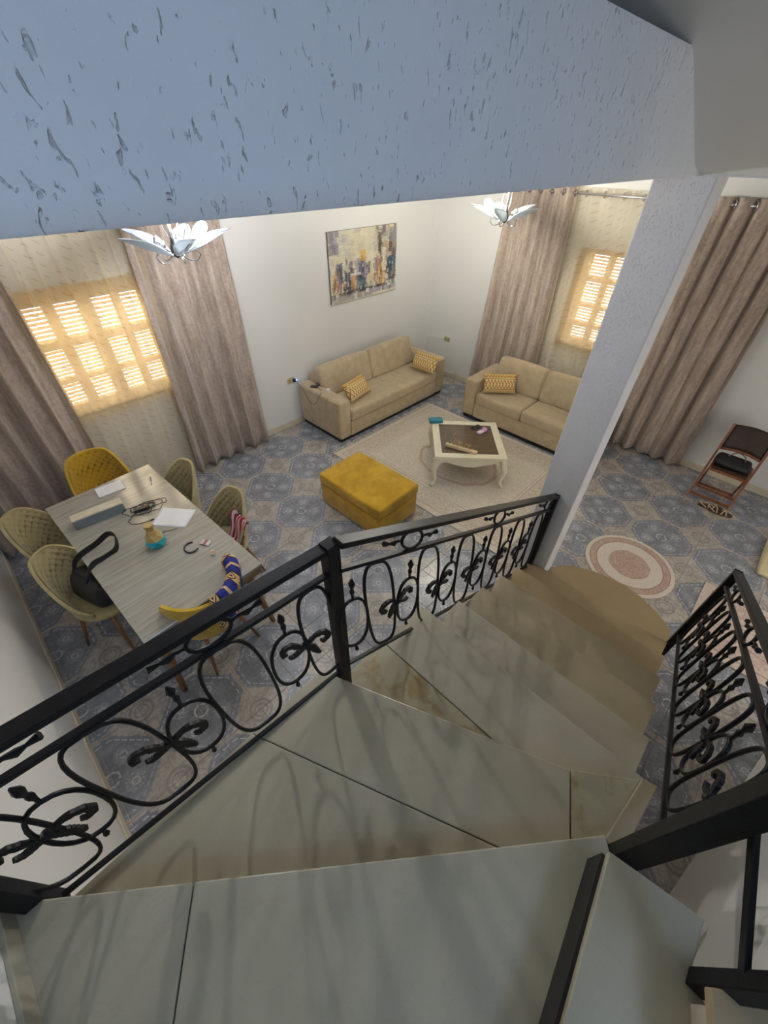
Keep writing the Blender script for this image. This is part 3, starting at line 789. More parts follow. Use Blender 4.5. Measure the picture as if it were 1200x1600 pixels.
# ================================================================== PAINTING
def painting():
    root = empty('painting', (0, 0, 0), 0, 'unframed abstract cityscape canvas in cream, blue and ochre above the sofa', 'painting')
    x0, x1, z0, z1 = 3.645, 4.865, 1.45, 2.245
    MB().box(x0, x1, YA-0.032, YA-0.004, z0, z1).build('canvas', simple('canvas_edge', srgb(120, 112, 100), 0.8), root)
    nx, nz = 120, 78; rnd = random.Random(11)
    C = [[list(srgb(206, 198, 172)) for _ in range(nx)] for _ in range(nz)]
    def dab(cx, cz, w_, h_, col, a=0.85, rag=0.35):
        for j in range(max(0, int((cz-h_/2)*nz)), min(nz, int((cz+h_/2)*nz)+1)):
            e = rnd.uniform(-rag, rag)*w_
            for i in range(max(0, int((cx-w_/2+e)*nx)), min(nx, int((cx+w_/2+e*0.6)*nx)+1)):
                k_ = a*rnd.uniform(0.7, 1.0)
                for q in range(3): C[j][i][q] = lerp(C[j][i][q], col[q], k_)
    P = {n: srgb(*v) for n, v in dict(cream=(214, 206, 180), sand=(190, 180, 152), grey=(140, 138, 140), lav=(150, 146, 164), navy=(44, 52, 78), teal=(52, 84, 98), ink=(36, 38, 44), och=(190, 140, 70), gold=(206, 160, 48), rust=(164, 104, 70), white=(222, 220, 214), plum=(88, 76, 96)).items()}
    for _ in range(160): dab(rnd.uniform(0, 1), rnd.uniform(0.4, 1), rnd.uniform(0.03, 0.10), rnd.uniform(0.04, 0.16), P[rnd.choice(['cream', 'cream', 'sand', 'sand', 'lav'])], 0.4)
    for _ in range(30): dab(rnd.uniform(0, 0.14), rnd.uniform(0.7, 1), 0.04, 0.12, P[rnd.choice(['lav', 'grey', 'plum'])], 0.5)
    for _ in range(60): dab(rnd.uniform(0.66, 1.0), rnd.uniform(0.55, 1), rnd.uniform(0.02, 0.05), rnd.uniform(0.1, 0.25), P[rnd.choice(['grey', 'plum', 'ink', 'grey', 'rust', 'cream', 'sand'])], 0.6)
    for _ in range(90): dab(rnd.uniform(0.02, 0.98), rnd.uniform(0.12, 0.5), rnd.uniform(0.02, 0.06), rnd.uniform(0.06, 0.22), P[rnd.choice(['navy', 'navy', 'teal', 'plum', 'ink', 'lav', 'cream', 'och', 'teal', 'grey'])], 0.8)
    for cx, cz, w_, h_, c_ in ((0.06, 0.28, 0.05, 0.3, 'och'), (0.13, 0.40, 0.07, 0.20, 'plum'), (0.12, 0.24, 0.05, 0.12, 'rust'), (0.25, 0.25, 0.05, 0.34, 'navy'), (0.32, 0.26, 0.06, 0.2, 'och'), (0.44, 0.48, 0.16, 0.24, 'lav'), (0.45, 0.42, 0.08, 0.3, 'navy'), (0.40, 0.33, 0.10, 0.06, 'ink'), (0.38, 0.38, 0.10, 0.03, 'white'), (0.47, 0.63, 0.08, 0.15, 'gold'), (0.45, 0.20, 0.12, 0.2, 'teal'), (0.60, 0.42, 0.06, 0.5, 'cream'), (0.58, 0.22, 0.05, 0.16, 'sand'), (0.72, 0.36, 0.07, 0.44, 'rust'), (0.77, 0.30, 0.10, 0.30, 'och'), (0.80, 0.52, 0.06, 0.34, 'cream'), (0.92, 0.36, 0.13, 0.36, 'navy'), (0.93, 0.45, 0.10, 0.2, 'teal'), (0.90, 0.75, 0.04, 0.25, 'ink'), (0.73, 0.75, 0.03, 0.3, 'ink'), (0.94, 0.86, 0.1, 0.2, 'grey'), (0.22, 0.12, 0.2, 0.04, 'ink'), (0.62, 0.13, 0.5, 0.04, 'ink'), (0.30, 0.06, 0.6, 0.08, 'grey'), (0.75, 0.08, 0.5, 0.06, 'lav'), (0.35, 0.05, 0.03, 0.10, 'white'), (0.53, 0.10, 0.04, 0.05, 'white'), (0.88, 0.12, 0.03, 0.04, 'white')):
        dab(cx, cz, w_, h_, P[c_], 0.85, 0.18)
    for _ in range(120): dab(rnd.uniform(0, 1), rnd.uniform(0.05, 0.6), 0.012, rnd.uniform(0.02, 0.08), P[rnd.choice(['white', 'cream', 'ink', 'navy', 'och', 'lav'])], 0.6)
    m = MB(); m.grid(lambda u, v: (lerp(x0, x1, u), YA-0.0325, lerp(z0, z1, v)), nx, nz)
    me = m.mesh('painted_face'); at = me.color_attributes.new('paint', 'FLOAT_COLOR', 'CORNER')
    for f in me.polygons:
        j, i = divmod(f.index, nx)
        for l in f.loop_indices: at.data[l].color = (*C[j][i], 1)
    pm = M('oil_paint', 0.6); pm.color(pm.attr('paint')); pm.bump(pm.noise(pm.coord('World'), 60, 3), 0.2, 0.004)
    me.materials.append(pm.m); o = D.objects.new('painted_face', me); COL.objects.link(o); o.parent = root
painting()

# ================================================================== SOFAS
def sofa(loc, rz, L, label, ncush, name, Dp=0.87):
    """front along local -Y, x from 0 to L, back at y = Dp"""
    A_ = 0.20
    root = empty(name, loc, rz, label, 'sofa', 'beige sofas')
    MB().box(0.03, L-0.03, 0.03, Dp-0.03, 0.012, 0.06).build('plinth', BLACK, root)
    MB().rbox(A_, L-A_, 0.01, Dp, 0.06, 0.27, 0.012, 2).build('base', SOFA, root, auto=40)
    for a, b in ((0, A_-0.003), (L-A_+0.003, L)): MB().rbox(a, b, 0, Dp, 0.06, 0.60, 0.035, 4).build('armrest', SOFA, root, auto=50)
    MB().rbox(A_, L-A_, Dp-0.20, Dp, 0.06, 0.68, 0.035, 4).build('backrest', SOFA, root, auto=50)
    w_ = (L-2*A_)/ncush
    for k in range(ncush): MB().rbox(A_+k*w_+0.003, A_+(k+1)*w_-0.003, -0.005, Dp-0.20, 0.262, 0.43, 0.04, 4, 0.006).build('seat_cushion', SOFA, root, smooth=True)
    n = 2; w_ = (L-2*A_)/n
    for k in range(n):
        m = MB(); m.rbox(k*w_+0.004, (k+1)*w_-0.004, -0.09, 0.09, 0.0, 0.41, 0.045, 4, 0.016)
        m.xform(Matrix.Translation((A_, Dp-0.285, 0.41)) @ Matrix.Rotation(R(-13), 4, 'X'))
        m.build('back_cushion', SOFA, root, smooth=True)
    return root
sofa((2.95, 3.605, 0), 0, 2.22, 'long beige fabric sofa under the painting, phone charger on its arm', 1, 'sofa')
sofa((4.77, 2.955, 0), R(-90), 1.85, 'beige two-seat sofa in front of the right-hand window, partly behind the pillar', 2, 'loveseat', 0.78)
def mk_cushion_mat():
    m = M('zigzag_cushion_print', 0.85, spec=0.15)
    u, v, _ = m.xyz(m.coord('UV'))
    tri = ((u*5.0).fract()-0.5).abs()*2.0
    z1 = ((v-0.20)/0.46-tri).abs().lt(0.12)*v.gt(0.19)*v.lt(0.68); z2 = ((v-0.20)/0.46-(tri*-1.0+1.0)).abs().lt(0.12)*v.gt(0.19)*v.lt(0.68)
    t2 = ((u*11.0).fract()-0.5).abs()*2.0
    z3 = ((v-0.80)/0.12-t2).abs().lt(0.28)*v.gt(0.78)*v.lt(0.94)
    ln = (v-0.72).abs().lt(0.013); l2 = (v-0.19).abs().lt(0.012); l3 = ((u*30.0).fract().gt(0.5))*(v-0.10).abs().lt(0.025)
    f = z1.max(z2).max(z3).max(l3)
    c = m.mix(v.gt(0.76)*0.45, srgb(222, 200, 150), srgb(198, 150, 76))
    c = m.mix(f, c, srgb(164, 112, 40)); c = m.mix(ln.max(l2), c, srgb(96, 58, 30))
    m.color(c); m.bump(m.noise(m.coord('Object'), 300, 2), 0.15, 0.003); return m.m
CUSH = mk_cushion_mat()
def cushion(loc, rot, label, w_=0.42, h_=0.26):
    m = MB(); nu, nv = 18, 12
    def f(sg):
        def g(u, v):
            a, b = (u-0.5)*2, (v-0.5)*2
            t = 0.075*((1-a**4)*(1-b**4))**0.6
            k_ = 1-0.06*(1-abs(a)**2)*abs(b)**3-0.0
            return (a*w_/2*(1-0.05*(1-b*b)), sg*t, b*h_/2*k_)
        return g
    m.grid(f(-1), nu, nv); n1 = len(m.f); m.grid(f(1), nu, nv, True)
    me = m.mesh('throw_pillow', True); me.materials.append(CUSH); uv = me.uv_layers.new(name='UVMap')
    for p in me.polygons:
        for l, vi in zip(p.loop_indices, p.vertices):
            k_ = vi % ((nu+1)*(nv+1)); uv.data[l].uv = ((k_ % (nu+1))/nu, (k_//(nu+1))/nv)
    bm = bmesh.new(); bm.from_mesh(me); bmesh.ops.remove_doubles(bm, verts=bm.verts, dist=1e-4); bm.to_mesh(me); bm.free()
    o = D.objects.new('throw_pillow', me); COL.objects.link(o); o.location = loc; o.rotation_euler = rot
    return tag(o, label, 'pillow', 'zigzag throw pillows')
cushion((3.46, 3.83, 0.575), (R(-38), 0, R(12)), 'ochre zigzag pillow leaning on the left arm of the long sofa', 0.46)
cushion((4.80, 3.74, 0.575), (R(-28), 0, R(-88)), 'ochre zigzag pillow in the right corner of the long sofa', 0.44)
cushion((4.99, 2.53, 0.575), (R(-28), 0, R(-48)), 'ochre zigzag pillow against the left arm of the two-seat sofa', 0.46)

# ================================================================== RUGS
def mk_rug(name, w_, l_, base, pat, line):
    m = M(name, 0.95, spec=0.1); c = m.coord('Object'); x, y, z = m.xyz(c)
    e = (x.abs()*-1.0+w_/2).min(y.abs()*-1.0+l_/2)
    n = m.noise(c, 14, 5, 0.65, 1.5); f = m.noise(c, 55, 3, 0.6, 0.8)
    orn = (n-0.5).abs().lt(0.035).max((f-0.5).abs().lt(0.03)*0.6)
    band = (e-0.20).abs().lt(0.10)*f.gt(0.5)
    lines = (e-0.08).abs().lt(0.008).max((e-0.32).abs().lt(0.008)).max((e-0.36).abs().lt(0.004))
    r = ((x/w_)*(x/w_)+(y/l_)*(y/l_)).sqrt()
    ang = m.noise(c, 5, 2)
    med = (r+ang*0.05-0.23).abs().lt(0.010)
    col = m.mix(orn*0.35, base, pat); col = m.mix(band*0.45, col, pat); col = m.mix((lines.max(med))*0.6, col, line)
    m.color(col); m.bump(f*0.5+m.noise(c, 300, 2)*0.5, 0.35, 0.005); return m.m
def rug(name, cx, cy, w_, l_, th, mat, label, rz=0, fringe=None):
    root = empty(name, (cx, cy, 0), rz, label, 'rug')
    MB().rbox(-w_/2, w_/2, -l_/2, l_/2, 0.001, th, 0.003, 1).build('pile', mat, root)
    if fringe:
        m = MB(); rnd = random.Random(3); n = int((w_ if fringe == 'y' else l_)/0.022)
        for sgn in (-1, 1):
            for k in range(n):
                if fringe == 'y':
                    x = -w_/2+(k+0.5)*w_/n; y = sgn*l_/2
                    m.bar((x, y-sgn*0.003, 0.004), (x+rnd.uniform(-0.012, 0.012), y+sgn*rnd.uniform(0.05, 0.075), 0.003), 0.007, 0.004)
                else:
                    y = -l_/2+(k+0.5)*l_/n; x = sgn*w_/2
                    m.bar((x-sgn*0.003, y, 0.004), (x+sgn*rnd.uniform(0.05, 0.075), y+rnd.uniform(-0.012, 0.012), 0.003), 0.007, 0.004)
        tag(m.build('fringe', simple(name+'_fringe', srgb(214, 206, 190), 0.9), root), kind='stuff')
    return root
rug('area_rug', 3.73, 2.245, 2.0, 2.53, 0.012, mk_rug('cream_rug', 2.0, 2.53, srgb(212, 203, 186), srgb(160, 140, 122), srgb(172, 142, 126)), 'large cream oriental rug under the coffee table', 0, 'y')
rug('runner_rug', 3.42, -1.12, 0.82, 1.08, 0.01, mk_rug('pink_runner', 0.82, 1.08, srgb(206, 192, 180), srgb(164, 132, 124), srgb(150, 116, 108)), 'pinkish beige rug behind the right railing')
def round_rug():
    m = M('round_rug_pile', 0.95, spec=0.1); c = m.coord('Object'); x, y, z = m.xyz(c)
    r = (x*x+y*y).sqrt(); f = m.noise(c, 60, 3, 0.6, 0.8)
    cream, rose = srgb(214, 204, 192), srgb(170, 138, 122)
    col = m.mix((f-0.5).abs().lt(0.05)*0.5, rose, cream)
    wave = (m.noise(c, 9, 2)-0.5)*0.03
    a = (r+wave).gt(0.185)*(r+wave*0.4).lt(0.295); b = r.gt(0.365)
    col = m.mix(a.max(b), col, m.mix((f-0.5).abs().lt(0.03)*0.3, cream, rose))
    ln = (r-0.302).abs().lt(0.004).max((r-0.36).abs().lt(0.003))
    col = m.mix(ln*0.7, col, srgb(140, 112, 100)); m.color(col); m.bump(f, 0.3, 0.004)
    root = empty('round_rug', (3.53, 0.02, 0), 0, 'round rose and cream rug at the foot of the stairs', 'rug')
    MB().lathe([(0.40, 0.001), (0.402, 0.006), (0.398, 0.012), (0.001, 0.012)], 64).build('pile', m.m, root)
round_rug()
tag(MB().rbox(4.28, 5.0, -1.55, -0.90, 0.001, 0.05, 0.02, 3, 0.01).build('floor_cushion', simple('pale_yellow_cloth', srgb(214, 200, 158), 0.9), smooth=True), 'pale yellow floor cushion at the right edge of the tiles', 'cushion')

# ================================================================== COFFEE TABLE AND OTTOMAN
ct = empty('coffee_table', (3.708, 2.148, 0.012), R(-48.2), 'square ivory coffee table with curved legs and a brown top, on the cream rug', 'table')
hw, ht = 0.41, 0.405
m = MB()
for a, b, c_, d_ in ((-hw, hw, -hw, -hw+0.085), (-hw, hw, hw-0.085, hw), (-hw, -hw+0.085, -hw+0.085, hw-0.085), (hw-0.085, hw, -hw+0.085, hw-0.085)): m.box(a, b, c_, d_, ht-0.035, ht)
m.build('table_frame', IVORY, ct, bevel=0.004)
MB().box(-hw+0.085, hw-0.085, -hw+0.085, hw-0.085, ht-0.03, ht-0.006).build('table_panel', BROWNGLASS, ct)
for k_ in range(4):
    Rz = Matrix.Rotation(k_*PI/2, 4, 'Z')
    n = 24; top, botm = [], []
    for i in range(n+1):
        t = i/n; x = lerp(-hw+0.03, hw-0.03, t); q = abs(t-0.5)*2
        zlow = ht-0.035-(0.075+0.035*math.cos(2*PI*(t-0.5))+0.10*max(0, q-0.80)/0.20)
        top.append((x, -hw+0.018, ht-0.034)); botm.append((x, -hw+0.018, zlow))
    m = MB(); vs = top+botm+[(x, y+0.022, z) for x, y, z in top]+[(x, y+0.022, z) for x, y, z in botm]; N = n+1; fs = []
    for i in range(n): fs += [(N+i, N+i+1, i+1, i), (2*N+i, 2*N+i+1, 3*N+i+1, 3*N+i), (N+i, 3*N+i, 3*N+i+1, N+i+1)]
    m.add(vs, fs); m.xform(Rz); m.build('apron', IVORY, ct)
    m = MB(); p = [(-hw+0.035, -hw+0.035, ht-0.04), (-hw+0.02, -hw+0.02, 0.30), (-hw+0.004, -hw+0.004, 0.22), (-hw+0.02, -hw+0.02, 0.12), (-hw+0.022, -hw+0.022, 0.05), (-hw-0.012, -hw-0.012, 0.0)]
    m.tube(catmull(p, 4), [lerp(0.045, 0.022, min(1, i/16)) for i in range(20)]+[0.028], 8, ph=PI/8); m.xform(Rz); m.build('leg', IVORY, ct, smooth=True)
def on_ct(u, v): 
    a = R(-48.2); return (3.708+u*math.cos(a)-v*math.sin(a), 2.148+u*math.sin(a)+v*math.cos(a))
CTZ = 0.012+0.405
x, y = on_ct(-0.36, 0.375)
b_ = empty('teal_box', (x, y, CTZ+0.001), R(-40), 'flat teal box on the corner of the coffee table', 'box')
MB().rbox(-0.085, 0.085, -0.045, 0.045, 0, 0.035, 0.006, 2).build('box_body', simple('teal_card', srgb(22, 106, 130), 0.45), b_)
MB().rbox(-0.086, 0.086, -0.046, 0.046, 0.026, 0.040, 0.006, 2).build('box_lid', simple('teal_lid', srgb(28, 118, 142), 0.4), b_)
CTP = CTZ-0.006
x, y = on_ct(-0.10, -0.245)
s_ = empty('word_sign', (x, y, CTP+0.001), R(-75), 'wooden stand with looping wire lettering on the coffee table', 'ornament')
MB().rbox(-0.19, 0.19, -0.024, 0.024, 0, 0.035, 0.004, 1).build('stand', simple('pale_pine', srgb(206, 184, 144), 0.5), s_)
wire = [(-0.13, 0.04), (-0.125, 0.10), (-0.10, 0.17), (-0.08, 0.165), (-0.10, 0.09), (-0.09, 0.045), (-0.06, 0.05), (-0.045, 0.085), (-0.03, 0.095), (-0.02, 0.06), (-0.035, 0.042), (-0.05, 0.06), (-0.03, 0.088), (0.0, 0.09), (0.015, 0.05), (0.025, 0.042), (0.045, 0.09), (0.06, 0.088), (0.075, 0.065), (0.095, 0.09), (0.085, 0.1), (0.07, 0.07), (0.085, 0.042), (0.12, 0.06)]
MB().tube(catmull([(a*1.1, 0.0, b*1.15-0.012) for a, b in wire], 4), 0.0042, 6).build('wire_lettering', simple('brass_wire', srgb(214, 184, 120), 0.3, 0.6), s_, smooth=True)
x, y = on_ct(0.20, 0.17)
k_ = empty('pink_case', (x, y, CTP+0.001), R(-5), 'small pink and white pouch on the coffee table', 'pouch')
MB().rbox(-0.075, 0.02, -0.03, 0.03, 0, 0.02, 0.008, 2).build('pouch_body', simple('pale_pink', srgb(238, 206, 222), 0.5), k_, smooth=True)
MB().lathe([(0.03, 0.0), (0.036, 0.01), (0.034, 0.03), (0.02, 0.034), (0.001, 0.034)], 16, (0.045, 0, 0)).build('pouch_lid', simple('mauve_plastic', srgb(206, 150, 196), 0.4), k_, smooth=True)
x, y = on_ct(0.14, 0.27)
p_ = empty('smartphone', (x, y, CTP+0.001), R(-8), 'black smartphone on the coffee table behind the pink pouch', 'phone')
MB().rbox(-0.072, 0.072, -0.034, 0.034, 0, 0.008, 0.003, 2).build('phone_body', PLASTIC_B, p_)
MB().box(-0.068, 0.068, -0.031, 0.031, 0.0079, 0.0085).build('screen', simple('dark_screen', (0.01, 0.01, 0.012), 0.1), p_)

ot = empty('ottoman', (2.31, 2.425, 0), R(1.0), 'mustard yellow upholstered storage ottoman beside the rug', 'ottoman')
MB().rbox(-0.295, 0.295, -0.44, 0.44, 0.03, 0.285, 0.015, 3).build('ottoman_base', MUSTARD, ot, auto=50)
MB().rbox(-0.303, 0.303, -0.448, 0.448, 0.295, 0.42, 0.022, 4, 0.006).build('ottoman_lid', MUSTARD, ot, smooth=True)
for a in (-1, 1):
    for b in (-1, 1): MB().lathe([(0.018, 0), (0.024, 0.035)], 12, (a*0.25, b*0.39, 0)).build('foot', BLACK, ot)

# ================================================================== DINING SET
DT = Matrix.Translation((0.297, 2.825, 0)) @ Matrix.Rotation(R(2.3), 4, 'Z')
dt = empty('dining_table', (0.297, 2.825, 0), R(2.3), 'long grey wood dining table with splayed legs by the left window', 'table')
MB().rbox(-0.43, 0.43, -0.905, 0.905, 0.725, 0.75, 0.003, 1).build('tabletop', TABLETOP, dt)
m = MB()
for a, b, c_, d_ in ((-0.42, 0.42, -0.895, -0.865), (-0.42, 0.42, 0.865, 0.895), (-0.42, -0.39, -0.865, 0.865), (0.39, 0.42, -0.865, 0.865)): m.box(a, b, c_, d_, 0.655, 0.724)
m.build('apron', TABLE_EDGE, dt)
for a in (-1, 1):
    for b in (-1, 1):
        MB().tube([(a*0.33, b*0.78, 0.72), (a*0.40, b*0.87, 0.0)], [0.036, 0.02], 12).build('leg', LEGWOOD, dt, smooth=True)
def smooth01(t): t = max(0, min(1, t)); return t*t*(3-2*t)
def make_chair(loc, rz, shell, quilt, label, flat=0.32, wide=1.0):
    root = empty('dining_chair', loc, rz, label, 'chair', 'quilted dining chairs')
    TH = R(112)
    def rim(th): 
        q = abs(th)/TH
        return lerp(0.86, 0.50, smooth01((q-flat)/(0.98-flat)))
    def P_(th, t, off):
        hz = lerp(0.43, rim(th), t); k = 0.86+0.14*min(1, t*1.3)**0.6
        rx, ry = 0.232*k*wide+off, 0.235*k+off
        y = -math.cos(th)*ry; x = math.sin(th)*rx
        if math.cos(th) < 0: y = -math.cos(th)*(ry+0.04)
        lean = 0.055*max(0, (hz-0.45)/0.41)*max(0, math.cos(th))
        return Vector((x, y-lean, hz))
    nu, nv = 72, 30
    vs, fs = [], []
    m = MB(); NU, NV = 40, 14
    m.grid(lambda u, v: tuple(P_(lerp(-TH, TH, u), v, 0.022)), NU, NV)
    m.grid(lambda u, v: tuple(P_(lerp(-TH, TH, u), v, 0.0)), NU, NV, True)
    n1 = (NU+1)*(NV+1)
    for i in range(NU): 
        a = NV*(NU+1)+i; m.f.append((a, a+1, n1+a+1, n1+a)); m.f.append((i+1, i, n1+i, n1+i+1))
    for j in range(NV):
        a = j*(NU+1); m.f.append((a+NU+1, a, n1+a, n1+a+NU+1)); b = a+NU; m.f.append((b, b+NU+1, n1+b+NU+1, n1+b))
    m.build('backrest', shell, root, smooth=True, auto=60)
    seams = []
    m = MB()
    for j in range(nv+1):
        for i in range(nu+1):
            u, v = i/nu, j/nv; th = lerp(-TH*0.985, TH*0.985, u)
            hz = lerp(0.43, rim(th), 0.05+0.925*v)
            s1 = th*0.23; a = (s1+ (hz-0.43))*PI/0.062; b = (s1-(hz-0.43))*PI/0.062
            q = abs(math.sin(a)*math.sin(b))
            edge = min(1, 8*min(u, 1-u, v, 1-v)+0.15)
            m.v.append(tuple(P_(th, 0.05+0.925*v, -0.004-0.012*(q**0.5)*edge)))
            dd = min(abs(math.sin(a)), abs(math.sin(b))); node = 1-min(1, (abs(math.sin(a))+abs(math.sin(b)))*1.1)
            seams.append(max(0.0, 0.55*(1-dd*4))*edge+0.9*max(0, node))
    for j in range(nv):
        for i in range(nu):
            a = j*(nu+1)+i; m.f.append((a+nu+1, a+nu+2, a+1, a))
    o = m.build('quilted_lining', quilt, root, smooth=True)
    at = o.data.attributes.new('seam', 'FLOAT', 'POINT'); at.data.foreach_set('value', [min(1, s_) for s_ in seams])
    m = MB(); m.lathe([(0.14, 0.385), (0.20, 0.40), (0.222, 0.425), (0.222, 0.45), (0.20, 0.472), (0.12, 0.48), (0.001, 0.482)], 32, (0, 0.02, 0), 1.0, 1.08); m.build('seat', shell, root, smooth=True)
    for a in (-1, 1):
        for b in (-1, 1): MB().tube([(a*0.13, 0.02+b*0.13, 0.40), (a*0.205, 0.02+b*0.21, 0.0)], [0.018, 0.010], 10).build('leg', LEGWOOD, root, smooth=True)
    return root
c_far = make_chair((0.31, 3.90, 0), R(180), SHELL_Y, QUILT_Y, 'mustard quilted chair at the head of the table, against the sheer curtain')
c_near = make_chair((0.335, 2.09, 0), R(8), SHELL_Y, QUILT_Y, 'mustard chair at the near end of the table with a blue shawl over it', 0.70, 1.08)
def clone(src_label, loc, rz):
    c_ = copy_tree(src_label[0]); c_.location = loc; c_.rotation_euler = (0, 0, rz); c_['label'] = src_label[1]; return c_
c_r1 = make_chair((0.65, 3.30, 0), R(107), SHELL_B, QUILT_B, 'beige quilted chair on the window side of the table, farther of the two at right', 0.15, 0.88)
c_r2 = clone((c_r1, 'beige quilted chair with a red striped cloth on its seat'), (0.75, 2.63, 0), R(106))
c_l1 = clone((c_r1, 'beige quilted chair on the wall side of the table, next to the brown drape'), (-0.205, 3.43, 0), R(-142))
c_l2 = clone((c_r1, 'beige quilted chair on the wall side holding a black shoulder bag'), (-0.165, 2.80, 0), R(-145))

# --- on the dining table
def onT(x, y, z=0.7505): return (x, y, z)
bx = empty('long_box', onT(0.12, 3.265), R(-5.5), 'long grey box with a cream lid on the dining table', 'box')
MB().rbox(-0.18, 0.18, -0.042, 0.042, 0, 0.088, 0.004, 1).build('box_body', simple('grey_blue_card', srgb(120, 128, 134), 0.6), bx)
MB().rbox(-0.182, 0.182, -0.044, 0.044, 0.082, 0.096, 0.004, 1).build('box_lid', simple('cream_card', srgb(206, 196, 172), 0.6), bx)
nb = empty('notepad', onT(0.305, 3.60), R(-4), 'white notepad at the far end of the dining table', 'notepad')
MB().box(-0.105, 0.105, -0.075, 0.075, 0, 0.01).build('pages', PAPER, nb); MB().box(-0.106, 0.106, -0.076, 0.076, -0.0003, 0.002).build('backing', simple('pad_card', srgb(150, 140, 130), 0.7), nb)
def sheet(loc, rz, w_, h_, label):
    o = MB(); o.grid(lambda u, v: ((u-0.5)*w_, (v-0.5)*h_, 0.003+0.010*max(0, (u-0.85)*4)*max(0, v)), 10, 10)
    q = o.build('paper_sheet', PAPER, smooth=True); q.location = loc; q.rotation_euler = (0, 0, rz)
    s2 = q.modifiers.new('thick', 'SOLIDIFY'); s2.thickness = 0.002
    return tag(q, label, 'paper')
sheet(onT(0.53, 2.86), R(40), 0.21, 0.29, 'white sheet of paper near the right edge of the dining table')
def pen(loc, rz, col, label):
    r_ = empty('pen', loc, rz, label, 'pen')
    MB().tube([(-0.055, 0, 0.006), (0.06, 0, 0.006)], 0.005, 8).build('barrel', simple('pen_barrel', col, 0.4), r_, smooth=True)
    MB().tube([(0.06, 0, 0.006), (0.075, 0, 0.006)], [0.004, 0.001], 8).build('tip', CHROME, r_, smooth=True)
    MB().bar((-0.05, 0, 0.012), (-0.015, 0, 0.012), 0.003, 0.002).build('clip', CHROME, r_)
pen(onT(0.60, 3.46), R(72), srgb(96, 116, 150), 'blue grey pen at the far end of the dining table')
pen(onT(0.435, 2.74), R(-22), srgb(196, 184, 170), 'pale pencil beside the vase')
# charger
cg = empty('laptop_charger', onT(0.39, 3.13), R(-12), 'black laptop charger with coiled cable on the dining table', 'charger')
MB().rbox(-0.06, 0.06, -0.024, 0.024, 0.0, 0.028, 0.006, 2).build('adapter', PLASTIC_B, cg)
pts = [(0.06, 0, 0.008)]
for i in range(60):
    t = i/59; a = t*2*PI*3.2; r_ = 0.12-0.03*t+0.015*math.sin(3*a)
    pts.append((0.02+r_*1.1*math.cos(a)+0.05*math.sin(t*6), 0.65*r_*math.sin(a), 0.006+0.008*(i % 3)))
pts += [(-0.12, -0.10, 0.005), (-0.05, -0.17, 0.005), (0.03, -0.175, 0.005)]
MB().tube(catmull(pts, 2), 0.0032, 5).build('cable', PLASTIC_B, cg, smooth=True)
MB().tube([(0.03, -0.175, 0.006), (0.06, -0.175, 0.006)], 0.006, 8).build('plug', PLASTIC_B, cg)
# vase: faceted, ochre neck, turquoise foot
def vase():
    root = empty('vase', onT(0.315, 2.655), 0.3, 'faceted vase, turquoise below and sandy ochre above, mid table', 'vase')
    rnd = random.Random(5)
    def fac(prof, n, mat, name, jit):
        m = MB(); rings = []
        for r_, z in prof: rings.append([(r_*math.cos(2*PI*(k+0.5*(len(rings) % 2))/n)*(1+jit*rnd.uniform(-1, 1)), r_*math.sin(2*PI*(k+0.5*(len(rings) % 2))/n), z) for k in range(n)])
        vs = [p for q in rings for p in q]; fs = []
        for i in range(len(rings)-1):
            o = i % 2
            for k in range(n):
                l = (k+1) % n
                if o == 0: fs += [(i*n+k, i*n+l, (i+1)*n+k), (i*n+l, (i+1)*n+l, (i+1)*n+k)]
                else: fs += [(i*n+k, i*n+l, (i+1)*n+l), (i*n+k, (i+1)*n+l, (i+1)*n+k)]
        fs += [tuple(range(n-1, -1, -1)), tuple((len(rings)-1)*n+k for k in range(n))]
        m.add(vs, fs); m.build(name, mat, root)
    fac([(0.05, 0.0), (0.075, 0.03), (0.07, 0.075)], 6, simple('turquoise_glaze', srgb(30, 160, 182), 0.3), 'vase_foot', 0.06)
    fac([(0.070, 0.0755), (0.045, 0.12), (0.026, 0.155), (0.034, 0.19), (0.036, 0.205)], 6, simple('ochre_glaze', srgb(178, 150, 92), 0.4), 'vase_neck', 0.05)
vase()
hb = empty('hair_band', onT(0.475, 2.44), 0, 'black open hair band near the right edge of the dining table', 'hair band')
MB().tube([(0.048*math.cos(a), 0.055*math.sin(a), 0.007) for a in [R(50)+R(260)*i/20 for i in range(21)]], 0.0065, 8).build('band', PLASTIC_B, hb, smooth=True)
for nm, lc, rz, lb in (('pill_pack', (0.575, 2.41), 0.5, 'silver and pink pill pack beside the hair band'), ('small_box', (0.56, 2.27), -0.4, 'tiny brown and white box near the table corner')):
    r_ = empty(nm, onT(*lc), rz, lb, 'packet')
    if nm == 'pill_pack':
        MB().rbox(-0.026, 0.026, -0.038, 0.038, 0, 0.012, 0.003, 1).build('pack_body', simple('silver_foil', srgb(196, 182, 182), 0.3), r_)
        MB().box(-0.0262, 0.0262, -0.012, 0.012, 0.001, 0.0125).build('stripe', simple('dull_pink', srgb(150, 96, 96), 0.5), r_)
    else:
        MB().rbox(-0.014, 0.014, -0.022, 0.022, 0, 0.022, 0.002, 1).build('pack_body', simple('white_card', srgb(206, 196, 184), 0.5), r_)
        MB().box(-0.0143, 0.0143, -0.012, 0.010, 0.002, 0.0225).build('stripe', simple('tan_print', srgb(168, 116, 76), 0.5), r_)

